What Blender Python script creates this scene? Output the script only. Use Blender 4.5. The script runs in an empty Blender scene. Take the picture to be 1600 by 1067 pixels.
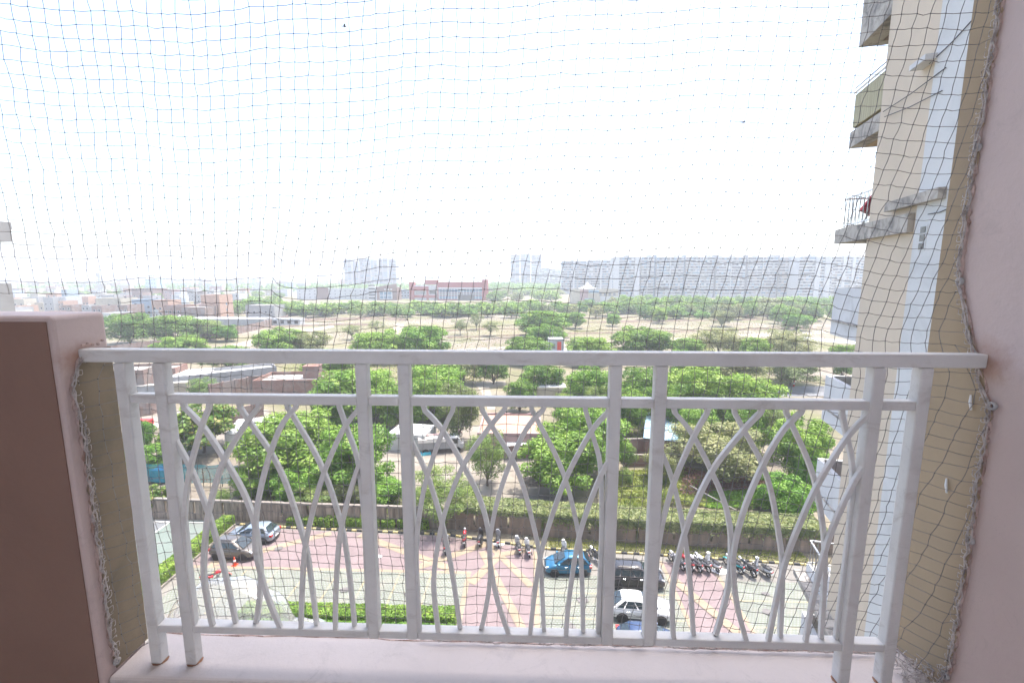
import bpy, math, random
import numpy as np
from mathutils import Vector, Matrix

R = math.radians
SC = bpy.context.scene
COL = SC.collection

# ------------------------------------------------------------------ camera
EYE = Vector((0.0, 0.0, 24.0))          # eighth floor: 24 m above the parking lot
PITCH, YAW, FPX = R(8.25), R(2.0), 711.0
cam_data = bpy.data.cameras.new('camera')
cam_data.sensor_width = 36.0
cam_data.lens = FPX / 1600.0 * 36.0
cam_data.clip_start = 0.05
cam_data.clip_end = 30000.0
cam = bpy.data.objects.new('camera', cam_data)
COL.objects.link(cam)
cam.location = EYE
cam.rotation_euler = (math.pi / 2 - PITCH, 0.0, YAW)
SC.camera = cam

# ------------------------------------------------------------------ sky, sun, exposure
SUN_EL, SUN_AZ = R(74.0), R(48.0)       # azimuth clockwise from +Y
world = bpy.data.worlds.new('World')
SC.world = world
world.use_nodes = True
wn = world.node_tree
wn.nodes.clear()
w_out = wn.nodes.new('ShaderNodeOutputWorld')
w_bg = wn.nodes.new('ShaderNodeBackground')
w_sky = wn.nodes.new('ShaderNodeTexSky')
w_sky.sky_type = 'NISHITA'
w_sky.sun_disc = False
w_sky.sun_elevation = SUN_EL
w_sky.sun_rotation = SUN_AZ
w_sky.altitude = 200.0
w_sky.air_density = 1.0
w_sky.dust_density = 4.0
w_sky.ozone_density = 1.0
w_bg.inputs['Strength'].default_value = 0.15
wn.links.new(w_sky.outputs[0], w_bg.inputs[0])
wn.links.new(w_bg.outputs[0], w_out.inputs[0])

sun_data = bpy.data.lights.new('sun', 'SUN')
sun_data.energy = 2.05
sun_data.angle = R(0.55)
sun_data.color = (1.0, 0.95, 0.87)
sun = bpy.data.objects.new('sun', sun_data)
COL.objects.link(sun)
sun_dir = Vector((math.sin(SUN_AZ) * math.cos(SUN_EL), math.cos(SUN_AZ) * math.cos(SUN_EL), math.sin(SUN_EL)))
sun.rotation_euler = (-sun_dir).to_track_quat('-Z', 'Y').to_euler()
sun.location = (0, 0, 60)

SC.view_settings.view_transform = 'Standard'
SC.view_settings.look = 'None'
SC.view_settings.exposure = 1.95
SC.view_settings.gamma = 1.0
SC.view_settings.use_curve_mapping = False
SC.render.engine = 'CYCLES'
SC.cycles.use_denoising = True
SC.cycles.max_bounces = 9
SC.cycles.diffuse_bounces = 6
SC.cycles.transparent_max_bounces = 10
SC.cycles.volume_bounces = 1
SC.cycles.sample_clamp_indirect = 6.0

# ------------------------------------------------------------------ positions measured on the photograph (1600 x 1067)
_f = Vector((-math.sin(YAW) * math.cos(PITCH), math.cos(YAW) * math.cos(PITCH), -math.sin(PITCH)))
_r = Vector((math.cos(YAW), math.sin(YAW), 0.0))
_u = _r.cross(_f)

def ray(px, py):
    return _f + _r * ((px - 800.0) / FPX) - _u * ((py - 533.5) / FPX)

def at(px, py, z=0.0):
    d = ray(px, py)
    return EYE + d * ((z - EYE.z) / d.z)

def aty(px, py, y):
    d = ray(px, py)
    return EYE + d * (y / d.y)

def depth(p):
    return (Vector(p) - EYE).dot(_f)

# ------------------------------------------------------------------ helpers
def tag(o, label=None, cat=None, group=None, kind=None):
    if label: o['label'] = label
    if cat: o['category'] = cat
    if group: o['group'] = group
    if kind: o['kind'] = kind
    return o

def empty(name, loc=(0, 0, 0), rz=0.0, label=None, cat=None, group=None):
    o = bpy.data.objects.new(name, None)
    o.empty_display_size = 0.2
    COL.objects.link(o)
    o.location = loc
    o.rotation_euler = (0, 0, rz)
    return tag(o, label, cat, group)

def link_mesh(name, me, parent=None, loc=None):
    o = bpy.data.objects.new(name, me)
    COL.objects.link(o)
    if parent is not None: o.parent = parent
    if loc is not None: o.location = loc
    return o

def copy_tree(o, parent=None):
    c = o.copy()
    COL.objects.link(c)
    c.parent = parent
    for ch in list(o.children):
        copy_tree(ch, c)
    return c

class MB:
    """collects faces and links them as one mesh object"""
    def __init__(s, xf=None):
        s.v, s.f, s.mi, s.xf = [], [], [], xf
    def add(s, vs, fs, mi=0):
        k = len(s.v)
        if s.xf: vs = [s.xf(*p) for p in vs]
        s.v += [tuple(p) for p in vs]
        s.f += [tuple(k + i for i in q) for q in fs]
        s.mi += [mi] * len(fs)
        return s
    def box(s, x0, x1, y0, y1, z0, z1, mi=0):
        return s.add([(x0, y0, z0), (x1, y0, z0), (x1, y1, z0), (x0, y1, z0), (x0, y0, z1), (x1, y0, z1), (x1, y1, z1), (x0, y1, z1)],
                     [(3, 2, 1, 0), (4, 5, 6, 7), (0, 1, 5, 4), (1, 2, 6, 5), (2, 3, 7, 6), (3, 0, 4, 7)], mi)
    def prism(s, poly, z0, z1, mi=0):
        n = len(poly)
        vs = [(x, y, z0) for x, y in poly] + [(x, y, z1) for x, y in poly]
        fs = [tuple(range(n - 1, -1, -1)), tuple(range(n, 2 * n))] + [(i, (i + 1) % n, n + (i + 1) % n, n + i) for i in range(n)]
        return s.add(vs, fs, mi)
    def sheet(s, poly, z, mi=0):
        return s.add([(x, y, z) for x, y in poly], [tuple(range(len(poly)))], mi)
    def tube(s, pts, r, n=6, mi=0, cap=True, flat=None):
        pts = [Vector(p) for p in pts]
        rr = r if hasattr(r, '__len__') else [r] * len(pts)
        vs, fs = [], []
        up = None
        for i, p in enumerate(pts):
            a = pts[max(0, i - 1)]; b = pts[min(len(pts) - 1, i + 1)]
            t = (b - a)
            t = t.normalized() if t.length > 1e-9 else Vector((0, 0, 1))
            if up is None:
                up = Vector((0, 0, 1)) if abs(t.z) < 0.9 else Vector((0, 1, 0))
            e = up - t * up.dot(t)
            e = e.normalized() if e.length > 1e-6 else t.orthogonal().normalized()
            up = e
            g = t.cross(e)
            for k in range(n):
                an = 2 * math.pi * (k + 0.5) / n
                q = p + e * (math.cos(an) * rr[i]) + g * (math.sin(an) * rr[i] * (flat or 1.0))
                vs.append(tuple(q))
        for i in range(len(pts) - 1):
            for k in range(n):
                fs.append((i * n + k, i * n + (k + 1) % n, (i + 1) * n + (k + 1) % n, (i + 1) * n + k))
        if cap:
            fs.append(tuple(range(n - 1, -1, -1)))
            m = (len(pts) - 1) * n
            fs.append(tuple(m + k for k in range(n)))
        return s.add(vs, fs, mi)
    def lathe(s, prof, n=16, axis='z', c=(0, 0, 0), mi=0):
        vs, fs = [], []
        for r_, h in prof:
            for k in range(n):
                a = 2 * math.pi * k / n
                x, y = r_ * math.cos(a), r_ * math.sin(a)
                q = (x, y, h) if axis == 'z' else ((x, h, y) if axis == 'y' else (h, x, y))
                vs.append((q[0] + c[0], q[1] + c[1], q[2] + c[2]))
        for i in range(len(prof) - 1):
            for k in range(n):
                fs.append((i * n + k, i * n + (k + 1) % n, (i + 1) * n + (k + 1) % n, (i + 1) * n + k))
        fs.append(tuple(range(n))); m = (len(prof) - 1) * n
        fs.append(tuple(m + k for k in range(n)))
        return s.add(vs, fs, mi)
    def loft(s, rings, mi=0, cap=True, closed=True):
        n = len(rings[0]); vs = [p for r_ in rings for p in r_]; fs = []
        for i in range(len(rings) - 1):
            for k in range(n if closed else n - 1):
                fs.append((i * n + k, i * n + (k + 1) % n, (i + 1) * n + (k + 1) % n, (i + 1) * n + k))
        if cap:
            fs.append(tuple(range(n - 1, -1, -1))); m = (len(rings) - 1) * n
            fs.append(tuple(m + k for k in range(n)))
        return s.add(vs, fs, mi)
    def mesh(s, name, mats):
        me = bpy.data.meshes.new(name)
        me.from_pydata(s.v, [], s.f)
        for m in (mats if isinstance(mats, (list, tuple)) else [mats]):
            me.materials.append(m)
        me.polygons.foreach_set('material_index', s.mi)
        me.update()
        return me
    def build(s, name, mats, parent=None, smooth=False, bevel=0.0, seg=2, sub=0, fix=True):
        me = s.mesh(name, mats)
        if fix and len(s.f) < 20000:
            import bmesh
            bm = bmesh.new(); bm.from_mesh(me)
            bmesh.ops.recalc_face_normals(bm, faces=bm.faces)
            bm.to_mesh(me); bm.free()
        if smooth:
            me.polygons.foreach_set('use_smooth', [True] * len(me.polygons))
        o = link_mesh(name, me, parent)
        if bevel:
            b = o.modifiers.new('bevel', 'BEVEL'); b.width = bevel; b.segments = seg; b.limit_method = 'ANGLE'
        if sub:
            b = o.modifiers.new('smooth', 'SUBSURF'); b.levels = sub; b.render_levels = sub
        return o

ORD = ['first', 'second', 'third', 'fourth', 'fifth', 'sixth', 'seventh', 'eighth', 'ninth', 'tenth', 'eleventh', 'twelfth', 'thirteenth', 'fourteenth', 'fifteenth', 'sixteenth', 'seventeenth', 'eighteenth', 'nineteenth', 'twentieth']
ORD += ['twenty-' + o for o in ORD[:9]] + ['thirtieth'] + ['thirty-' + o for o in ORD[:9]]

# ------------------------------------------------------------------ materials
def new_mat(name):
    m = bpy.data.materials.new(name)
    m.use_nodes = True
    nt = m.node_tree
    b = nt.nodes['Principled BSDF']
    return m, nt, b

def ramp(nt, fac, stops):
    n = nt.nodes.new('ShaderNodeValToRGB')
    e = n.color_ramp.elements
    while len(e) < len(stops): e.new(0.5)
    for k, (p, c) in enumerate(stops):
        e[k].position = p; e[k].color = (*c, 1.0)
    nt.links.new(fac, n.inputs[0])
    return n.outputs[0]

def noise(nt, scale, detail=4.0, rough=0.55, coord='Object', stretch=None, dist=0.0):
    tc = nt.nodes.new('ShaderNodeTexCoord')
    n = nt.nodes.new('ShaderNodeTexNoise')
    n.inputs['Scale'].default_value = scale
    n.inputs['Detail'].default_value = detail
    n.inputs['Roughness'].default_value = rough
    n.inputs['Distortion'].default_value = dist
    out = tc.outputs[coord]
    if stretch:
        mp = nt.nodes.new('ShaderNodeMapping')
        mp.inputs['Scale'].default_value = stretch
        nt.links.new(out, mp.inputs[0]); out = mp.outputs[0]
    nt.links.new(out, n.inputs['Vector'])
    return n.outputs[0]

def mixc(nt, fac, a, b, mode='MIX'):
    n = nt.nodes.new('ShaderNodeMix'); n.data_type = 'RGBA'; n.blend_type = mode
    for sock, val in ((n.inputs[0], fac), (n.inputs[6], a), (n.inputs[7], b)):
        if hasattr(val, 'links') or hasattr(val, 'is_linked'):
            nt.links.new(val, sock)
        elif isinstance(val, (int, float)):
            sock.default_value = val
        else:
            sock.default_value = (*val, 1.0)
    return n.outputs[2]

def bump(nt, b, height, strength=0.3, dist=0.01):
    n = nt.nodes.new('ShaderNodeBump')
    n.inputs['Strength'].default_value = strength
    n.inputs['Distance'].default_value = dist
    nt.links.new(height, n.inputs['Height'])
    nt.links.new(n.outputs[0], b.inputs['Normal'])

def mat(name, col, rough=0.6, var=0.18, scale=3.0, metal=0.0, bmp=0.0, bscale=None, dirt=None, dscale=1.2, dthr=(0.5, 0.7), stretch=None, coat=0.0, spec=None, tint=0.0, bdist=0.01):
    """paint, plaster, plastic: base colour with soft variation, optional dirt patches and fine relief"""
    m, nt, b = new_mat(name)
    c1 = tuple(max(0.0, x * (1 - var)) for x in col); c2 = tuple(min(1.0, x * (1 + var)) for x in col)
    out = ramp(nt, noise(nt, scale, stretch=stretch), [(0.3, c1), (0.7, c2)])
    if dirt:
        f = ramp(nt, noise(nt, dscale, 8.0, 0.65, stretch=stretch, dist=0.6), [(dthr[0], (0, 0, 0)), (dthr[1], (1, 1, 1))])
        out = mixc(nt, f, out, dirt)
    if tint:
        oi = nt.nodes.new('ShaderNodeObjectInfo')
        k = ramp(nt, oi.outputs['Random'], [(0.0, (1 - tint,) * 3), (1.0, (1 + tint,) * 3)])
        out = mixc(nt, 1.0, out, k, 'MULTIPLY')
    nt.links.new(out, b.inputs['Base Color'])
    b.inputs['Roughness'].default_value = rough
    b.inputs['Metallic'].default_value = metal
    if coat: b.inputs['Coat Weight'].default_value = coat; b.inputs['Coat Roughness'].default_value = 0.05
    if spec is not None: b.inputs['Specular IOR Level'].default_value = spec
    if bmp: bump(nt, b, noise(nt, bscale or scale * 8, 5.0), bmp, bdist)
    return m

def leaf_mat(name, dark, light, scale=2.0, trans=0.3, tint=0.2, young=None):
    m = bpy.data.materials.new(name); m.use_nodes = True
    nt = m.node_tree; nt.nodes.clear()
    o = nt.nodes.new('ShaderNodeOutputMaterial')
    d = nt.nodes.new('ShaderNodeBsdfDiffuse'); t = nt.nodes.new('ShaderNodeBsdfTranslucent')
    g = nt.nodes.new('ShaderNodeBsdfGlossy'); g.inputs['Roughness'].default_value = 0.45
    g.inputs['Color'].default_value = (0.8, 0.8, 0.8, 1)
    c = ramp(nt, noise(nt, scale, 3.0, 0.6), [(0.32, dark), (0.68, light)])
    gi = nt.nodes.new('ShaderNodeNewGeometry')
    k = ramp(nt, gi.outputs['Random Per Island'], [(0.0, (0.62, 0.66, 0.6)), (1.0, (1.35, 1.3, 1.3))])
    c = mixc(nt, 1.0, c, k, 'MULTIPLY')
    oi = nt.nodes.new('ShaderNodeObjectInfo')
    k2 = ramp(nt, oi.outputs['Random'], [(0.0, (1 - tint, 1 - tint * 0.6, 1 - tint * 1.2)), (1.0, (1 + tint * 1.3, 1 + tint * 0.6, 1 + tint * 0.4))])
    c = mixc(nt, 1.0, c, k2, 'MULTIPLY')
    if young:
        f = ramp(nt, noise(nt, scale * 2.3, 2.0), [(0.58, (0, 0, 0)), (0.7, (1, 1, 1))])
        c = mixc(nt, f, c, young)
    nt.links.new(c, d.inputs['Color'])
    ct = mixc(nt, 1.0, c, (1.25, 1.35, 0.6), 'MULTIPLY')
    nt.links.new(ct, t.inputs['Color'])
    m1 = nt.nodes.new('ShaderNodeMixShader'); m1.inputs[0].default_value = trans
    nt.links.new(d.outputs[0], m1.inputs[1]); nt.links.new(t.outputs[0], m1.inputs[2])
    m2 = nt.nodes.new('ShaderNodeMixShader'); m2.inputs[0].default_value = 0.02
    nt.links.new(m1.outputs[0], m2.inputs[1]); nt.links.new(g.outputs[0], m2.inputs[2])
    nt.links.new(m2.outputs[0], o.inputs['Surface'])
    return m

def glass_mat(name, col=(0.02, 0.03, 0.035), rough=0.06):
    m, nt, b = new_mat(name)
    b.inputs['Base Color'].default_value = (*col, 1); b.inputs['Roughness'].default_value = rough
    b.inputs['Specular IOR Level'].default_value = 0.7
    return m

def paver_mat(name, c1, c2, mortar, sx, sy, msize=0.03, dirt=None, thr=(0.5, 0.75)):
    m, nt, b = new_mat(name)
    tc = nt.nodes.new('ShaderNodeTexCoord')
    br = nt.nodes.new('ShaderNodeTexBrick')
    br.inputs['Color1'].default_value = (*c1, 1); br.inputs['Color2'].default_value = (*c2, 1); br.inputs['Mortar'].default_value = (*mortar, 1)
    br.inputs['Scale'].default_value = 1.0
    br.inputs['Brick Width'].default_value = sx; br.inputs['Row Height'].default_value = sy
    br.inputs['Mortar Size'].default_value = msize
    nt.links.new(tc.outputs['Object'], br.inputs['Vector'])
    c = br.outputs[0]
    v = ramp(nt, noise(nt, 0.6, 6.0, 0.6), [(0.3, (0.82,) * 3), (0.7, (1.12,) * 3)])
    c = mixc(nt, 1.0, c, v, 'MULTIPLY')
    if dirt:
        f = ramp(nt, noise(nt, 0.9, 9.0, 0.7, dist=0.5), [(thr[0], (0, 0, 0)), (thr[1], (1, 1, 1))])
        c = mixc(nt, f, c, dirt)
    nt.links.new(c, b.inputs['Base Color'])
    b.inputs['Roughness'].default_value = 0.9
    bump(nt, b, br.outputs[1], -0.4, 0.01)
    return m

def brick_mat(name, c1, c2, mortar=(0.45, 0.42, 0.38), dirt=(0.3, 0.26, 0.23), plaster=None):
    m, nt, b = new_mat(name)
    tc = nt.nodes.new('ShaderNodeTexCoord')
    # brick courses on any upright face: (x+y, z)
    sp = nt.nodes.new('ShaderNodeSeparateXYZ'); nt.links.new(tc.outputs['Object'], sp.inputs[0])
    ad = nt.nodes.new('ShaderNodeMath'); ad.operation = 'ADD'
    nt.links.new(sp.outputs[0], ad.inputs[0]); nt.links.new(sp.outputs[1], ad.inputs[1])
    cb = nt.nodes.new('ShaderNodeCombineXYZ'); nt.links.new(ad.outputs[0], cb.inputs[0]); nt.links.new(sp.outputs[2], cb.inputs[1])
    br = nt.nodes.new('ShaderNodeTexBrick'); br.inputs['Scale'].default_value = 1.0
    br.inputs['Color1'].default_value = (*c1, 1); br.inputs['Color2'].default_value = (*c2, 1); br.inputs['Mortar'].default_value = (*mortar, 1)
    br.inputs['Brick Width'].default_value = 0.24; br.inputs['Row Height'].default_value = 0.085; br.inputs['Mortar Size'].default_value = 0.012
    nt.links.new(cb.outputs[0], br.inputs['Vector'])
    f = ramp(nt, noise(nt, 0.5, 7.0, 0.65), [(0.45, (0, 0, 0)), (0.75, (0.7,) * 3)])
    c = mixc(nt, f, br.outputs[0], dirt)
    if plaster:
        f2 = ramp(nt, noise(nt, 0.35, 5.0, 0.6, dist=0.4), [(0.52, (0, 0, 0)), (0.56, (1, 1, 1))])
        c = mixc(nt, f2, c, plaster)
    nt.links.new(c, b.inputs['Base Color']); b.inputs['Roughness'].default_value = 0.95
    return m

M = {}
M['asphalt'] = mat('asphalt', (0.06, 0.06, 0.06), 0.9, 0.2, 2.0, dirt=(0.12, 0.11, 0.1), dscale=0.3)
M['rubber'] = mat('tyre rubber', (0.018, 0.018, 0.018), 0.8, 0.2, 8)
M['alloy'] = mat('alloy wheel', (0.45, 0.45, 0.46), 0.35, 0.1, 5, metal=0.8)
M['black_plastic'] = mat('black plastic', (0.02, 0.02, 0.022), 0.5, 0.2, 6)
M['chrome'] = mat('chrome', (0.6, 0.6, 0.62), 0.2, 0.05, 4, metal=1.0)
M['car_glass'] = glass_mat('car glass')
M['lamp_glass'] = mat('headlamp glass', (0.55, 0.57, 0.6), 0.12, 0.1, 20, spec=0.8)
M['red_lamp'] = mat('red lamp plastic', (0.45, 0.02, 0.02), 0.2, 0.1, 10)
M['plate'] = mat('number plate', (0.75, 0.75, 0.7), 0.5, 0.05, 5)
M['orange'] = mat('orange cone plastic', (0.75, 0.09, 0.03), 0.5, 0.15, 6)
M['white_plastic'] = mat('white plastic', (0.78, 0.78, 0.77), 0.45, 0.06, 6)
M['seat_vinyl'] = mat('seat vinyl', (0.03, 0.03, 0.032), 0.55, 0.25, 9)
M['engine'] = mat('engine metal', (0.16, 0.16, 0.16), 0.45, 0.35, 14, metal=0.6)
M['bark'] = mat('bark', (0.13, 0.1, 0.075), 0.95, 0.35, 6, stretch=(1, 1, 0.3), bmp=0.5)
M['dry_wood'] = mat('dry branches', (0.2, 0.15, 0.11), 0.95, 0.3, 6)
M['neem'] = leaf_mat('neem leaves', (0.080, 0.173, 0.033), (0.249, 0.380, 0.081), 4.5, young=(0.335, 0.416, 0.127))
M['dark_leaf'] = leaf_mat('dark green leaves', (0.061, 0.147, 0.034), (0.194, 0.298, 0.064), 4.0)
M['olive_leaf'] = leaf_mat('olive dry leaves', (0.121, 0.158, 0.072), (0.256, 0.281, 0.147), 4.0)
M['feather_leaf'] = leaf_mat('feathery leaves', (0.086, 0.166, 0.061), (0.235, 0.314, 0.103), 4.0)
M['broad_leaf'] = leaf_mat('broad leaves', (0.047, 0.120, 0.027), (0.235, 0.295, 0.075), 5.0, young=(0.424, 0.334, 0.134))
M['fresh_leaf'] = leaf_mat('fresh green leaves', (0.071, 0.187, 0.029), (0.204, 0.349, 0.065), 4.5)
M['hedge_leaf'] = leaf_mat('hedge leaves', (0.096, 0.186, 0.028), (0.231, 0.348, 0.068), 1.1, tint=0.08, young=(0.289, 0.337, 0.068))
M['creeper_leaf'] = leaf_mat('creeper leaves', (0.112, 0.154, 0.062), (0.302, 0.319, 0.163), 1.3, tint=0.08)
M['grass_blade'] = leaf_mat('grass blades', (0.157, 0.215, 0.055), (0.315, 0.334, 0.122), 0.5)
M['dead_leaf'] = leaf_mat('dead brown leaves', (0.124, 0.062, 0.061), (0.228, 0.132, 0.124), 2.0)
M['hedge_core'] = mat('hedge twigs', (0.035, 0.04, 0.02), 1.0, 0.3, 5)

# ================================================================== GROUND
def ground_material():
    m, nt, b = new_mat('dry soil and grass')
    soil = ramp(nt, noise(nt, 0.05, 9.0, 0.62), [(0.3, (0.15, 0.125, 0.1)), (0.5, (0.205, 0.178, 0.146)), (0.7, (0.265, 0.237, 0.2))])
    dry = ramp(nt, noise(nt, 0.4, 7.0, 0.65), [(0.3, (0.152, 0.137, 0.080)), (0.7, (0.228, 0.201, 0.129))])
    f = ramp(nt, noise(nt, 0.022, 8.0, 0.62, stretch=(0.55, 1.5, 1)), [(0.42, (0, 0, 0)), (0.6, (1, 1, 1))])
    c = mixc(nt, f, soil, dry)
    green = ramp(nt, noise(nt, 0.5, 6.0, 0.7), [(0.3, (0.076, 0.095, 0.027)), (0.7, (0.144, 0.160, 0.057))])
    f2 = ramp(nt, noise(nt, 0.03, 10.0, 0.68, dist=0.4), [(0.48, (0, 0, 0)), (0.64, (0.8,) * 3)])
    c = mixc(nt, f2, c, green)
    fine = ramp(nt, noise(nt, 1.6, 8.0, 0.75), [(0.25, (0.74,) * 3), (0.75, (1.2,) * 3)])
    c = mixc(nt, 1.0, c, fine, 'MULTIPLY')
    nt.links.new(c, b.inputs['Base Color']); b.inputs['Roughness'].default_value = 1.0
    b.inputs['Specular IOR Level'].default_value = 0.1
    return m

M['ground'] = ground_material()
g = MB().sheet([(-8000, -1500), (8000, -1500), (8000, 9000), (-8000, 9000)], 0.0).build('ground', M['ground'])
tag(g, 'dry beige open ground with sparse grass reaching the horizon', 'ground', kind='structure')

M['concrete_paver'] = paver_mat('cream interlocking pavers', (0.184, 0.175, 0.158), (0.212, 0.198, 0.178), (0.130, 0.123, 0.110), 0.22, 0.11, 0.008, dirt=(0.150, 0.137, 0.120))
M['pink_paver'] = paver_mat('pink interlocking pavers', (0.181, 0.137, 0.137), (0.205, 0.154, 0.154), (0.144, 0.113, 0.113), 0.22, 0.11, 0.006, dirt=(0.192, 0.164, 0.154), thr=(0.55, 0.85))
M['grass_paver'] = paver_mat('grass grid pavers', (0.178, 0.188, 0.175), (0.212, 0.215, 0.198), (0.116, 0.133, 0.089), 0.24, 0.2, 0.028, dirt=(0.198, 0.184, 0.150), thr=(0.5, 0.75))
M['cream_band'] = paver_mat('cream banding pavers', (0.253, 0.198, 0.137), (0.281, 0.226, 0.161), (0.205, 0.164, 0.116), 0.22, 0.11, 0.008)
M['yellow_line'] = mat('faded yellow paint', (0.274, 0.232, 0.137), 0.8, 0.15, 3, dirt=(0.205, 0.192, 0.158), dthr=(0.45, 0.6))
M['court_grey'] = mat('grey court paint', (0.137, 0.144, 0.150), 0.8, 0.08, 0.5, dirt=(0.164, 0.164, 0.164), dscale=0.4)
M['court_green'] = mat('green court paint', (0.127, 0.158, 0.137), 0.8, 0.08, 0.5, dirt=(0.161, 0.171, 0.158), dscale=0.4)
M['white_line'] = mat('white line paint', (0.570, 0.570, 0.555), 0.7, 0.06, 2)

def struct(name, mb, m, label, cat='ground', **k):
    return tag(mb.build(name, m, fix=False, **k), label, cat, kind='structure')

struct('parking_lot', MB().sheet([(-28.6, 3), (32, 3), (32, 35.0), (23.4, 35.75), (9.8, 36.8), (1.6, 37.3), (-7.6, 39.2), (-24.1, 39.9), (-28.6, 40.3)], 0.006), M['concrete_paver'], 'cream paved parking lot below the balcony', 'parking lot')
struct('grass_paver_bay', MB().sheet([(-27.4, 28.6), (-4.9, 28.6), (-4.9, 33.8), (-27.4, 33.8)], 0.012), M['grass_paver'], 'grey green grass paver parking bay behind the trimmed hedge', 'parking bay')
struct('grass_paver_bay', MB().sheet([(0.95, 6), (11.2, 6), (11.2, 33.9), (0.95, 33.9)], 0.012), M['grass_paver'], 'grey green grass paver bay under the parked hatchback and dark cars', 'parking bay')
struct('grass_paver_bay', MB().sheet([(15.6, 6), (24.5, 6), (24.5, 33.6), (15.6, 33.6)], 0.012), M['grass_paver'], 'grey green grass paver bay beside the ramp railing', 'parking bay')
struct('pink_paving', MB().sheet([(-28.2, 34.05), (0.55, 34.05), (0.55, 37.35), (-7.6, 39.0), (-24.0, 39.7), (-28.2, 39.9)], 0.014), M['pink_paver'], 'pink paver lane along the kerb', 'paving')
struct('pink_paving', MB().sheet([(-4.5, 4), (0.55, 4), (0.55, 34.05), (-4.5, 34.05)], 0.014), M['pink_paver'], 'pink paver lane running between the bays towards the balcony', 'paving')
struct('pink_paving', MB().sheet([(11.55, 4), (15.3, 4), (15.3, 35.6), (11.55, 35.9)], 0.014), M['pink_paver'], 'pink paver lane right of the parked cars', 'paving')

def strip(p0, p1, w, z, mb):
    p0, p1 = Vector(p0), Vector(p1)
    d = (p1 - p0).normalized(); n = Vector((-d.y, d.x)) * (w / 2)
    return mb.sheet([tuple(p0 + n), tuple(p0 - n), tuple(p1 - n), tuple(p1 + n)], z)

bands = [((-28.2, 33.92), (-4.5, 33.92), 0.3), ((-4.7, 4), (-4.7, 33.8), 0.34), ((0.75, 4), (0.75, 37.0), 0.36),
         ((11.38, 4), (11.38, 36.0), 0.3), ((15.45, 4), (15.45, 35.5), 0.3)]
for p0, p1, w in bands:
    struct('paving_band', strip(p0, p1, w, 0.022, MB()), M['cream_band'], 'straight cream band edging the pink paving', 'paving band').__setitem__('group', 'cream bands in the pink paving')
zz = 0.026
for p0, p1, w in [((-26.6, 34.2), (-18.4, 39.2), 0.75), ((-15.6, 39.0), (-6.2, 34.3), 0.75), ((-9.4, 34.2), (-3.6, 38.0), 0.75), ((-3.4, 37.9), (0.4, 32.4), 0.6),
                  ((-4.4, 32.6), (-2.2, 36.6), 0.75), ((-2.4, 36.4), (0.4, 38.0 - 0.8), 0.6), ((-3.9, 36.8), (0.5, 26.2), 0.62), ((0.4, 23.5), (-4.4, 15.0), 0.7),
                  ((11.7, 33.6), (15.2, 26.5), 0.7), ((15.2, 25.5), (11.7, 19.0), 0.7)]:
    zz += 0.004
    struct('paving_band', strip(p0, p1, w, zz, MB()), M['cream_band'], 'slanting cream band crossing the pink paving', 'paving band').__setitem__('group', 'cream bands in the pink paving')

for k in range(8):
    x = -25.6 + 2.55 * k
    struct('bay_line', strip((x, 28.7), (x, 33.7), 0.13, 0.022, MB()), M['yellow_line'], 'faded yellow bay line on the left grass pavers', 'bay line').__setitem__('group', 'bay lines of the left bays')
for k in range(6):
    y = 31.4 - 2.6 * k
    struct('bay_line', strip((15.7, y), (24.3, y), 0.12, 0.022, MB()), M['yellow_line'], 'faded yellow bay line on the right grass pavers', 'bay line').__setitem__('group', 'bay lines of the right bays')
    struct('bay_line', strip((1.1, y + 0.4), (11.1, y + 0.4), 0.12, 0.022, MB()), M['yellow_line'], 'faded yellow bay line on the pavers under the parked cars', 'bay line').__setitem__('group', 'bay lines under the cars')

struct('court', MB().sheet([(-62, 12), (-35.1, 12), (-35.1, 41.0), (-62, 41.0)], 0.006), M['court_grey'], 'grey sports court with white lines left of the hedge', 'court')
struct('court', MB().sheet([(-35.1, 12), (-29.2, 12), (-29.2, 41.0), (-35.1, 41.0)], 0.006), M['court_green'], 'green grey court margin beside the slanting hedge', 'court')
for p0, p1 in [((-35.1, 12), (-35.1, 40.6)), ((-60, 40.6), (-35.1, 40.6)), ((-60, 38.2), (-35.2, 38.2)), ((-60, 36.4), (-35.2, 36.4)), ((-36.6, 38.2), (-36.6, 40.6)), ((-60, 30.0), (-35.2, 30.0)), ((-33.6, 40.6), (-30.4, 40.6))]:
    struct('court_line', strip(p0, p1, 0.12, 0.013, MB()), M['white_line'], 'white painted line on the sports court', 'court line').__setitem__('group', 'white lines of the court')

# kerb: yellow and black stones along the bend, plain ones on the left
M['kerb_yellow'] = mat('yellow kerb paint', (0.471, 0.380, 0.152), 0.8, 0.15, 5, dirt=(0.319, 0.289, 0.228), dthr=(0.45, 0.65))
M['kerb_black'] = mat('black kerb paint', (0.038, 0.038, 0.038), 0.8, 0.25, 5, dirt=(0.152, 0.144, 0.129), dthr=(0.5, 0.7))
M['kerb_plain'] = mat('bare kerb concrete', (0.198, 0.179, 0.152), 0.9, 0.15, 4, dirt=(0.190, 0.167, 0.137))
kerb = empty('kerb', (-28, 40, 0), 0, 'yellow and black painted kerb between the parking lot and the wall strip', 'kerb')
stone = MB().box(-0.24, 0.24, -0.08, 0.08, 0, 0.16).mesh('kerb_stone', M['kerb_yellow'])
stone_b = stone.copy(); stone_b.materials[0] = M['kerb_black']
KP = [Vector(p) for p in [(-28.4, 40.35), (-24.1, 39.95), (-7.6, 39.25), (1.6, 37.4), (9.8, 36.88), (23.4, 35.85), (31, 35.2)]]
n = 0
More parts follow.
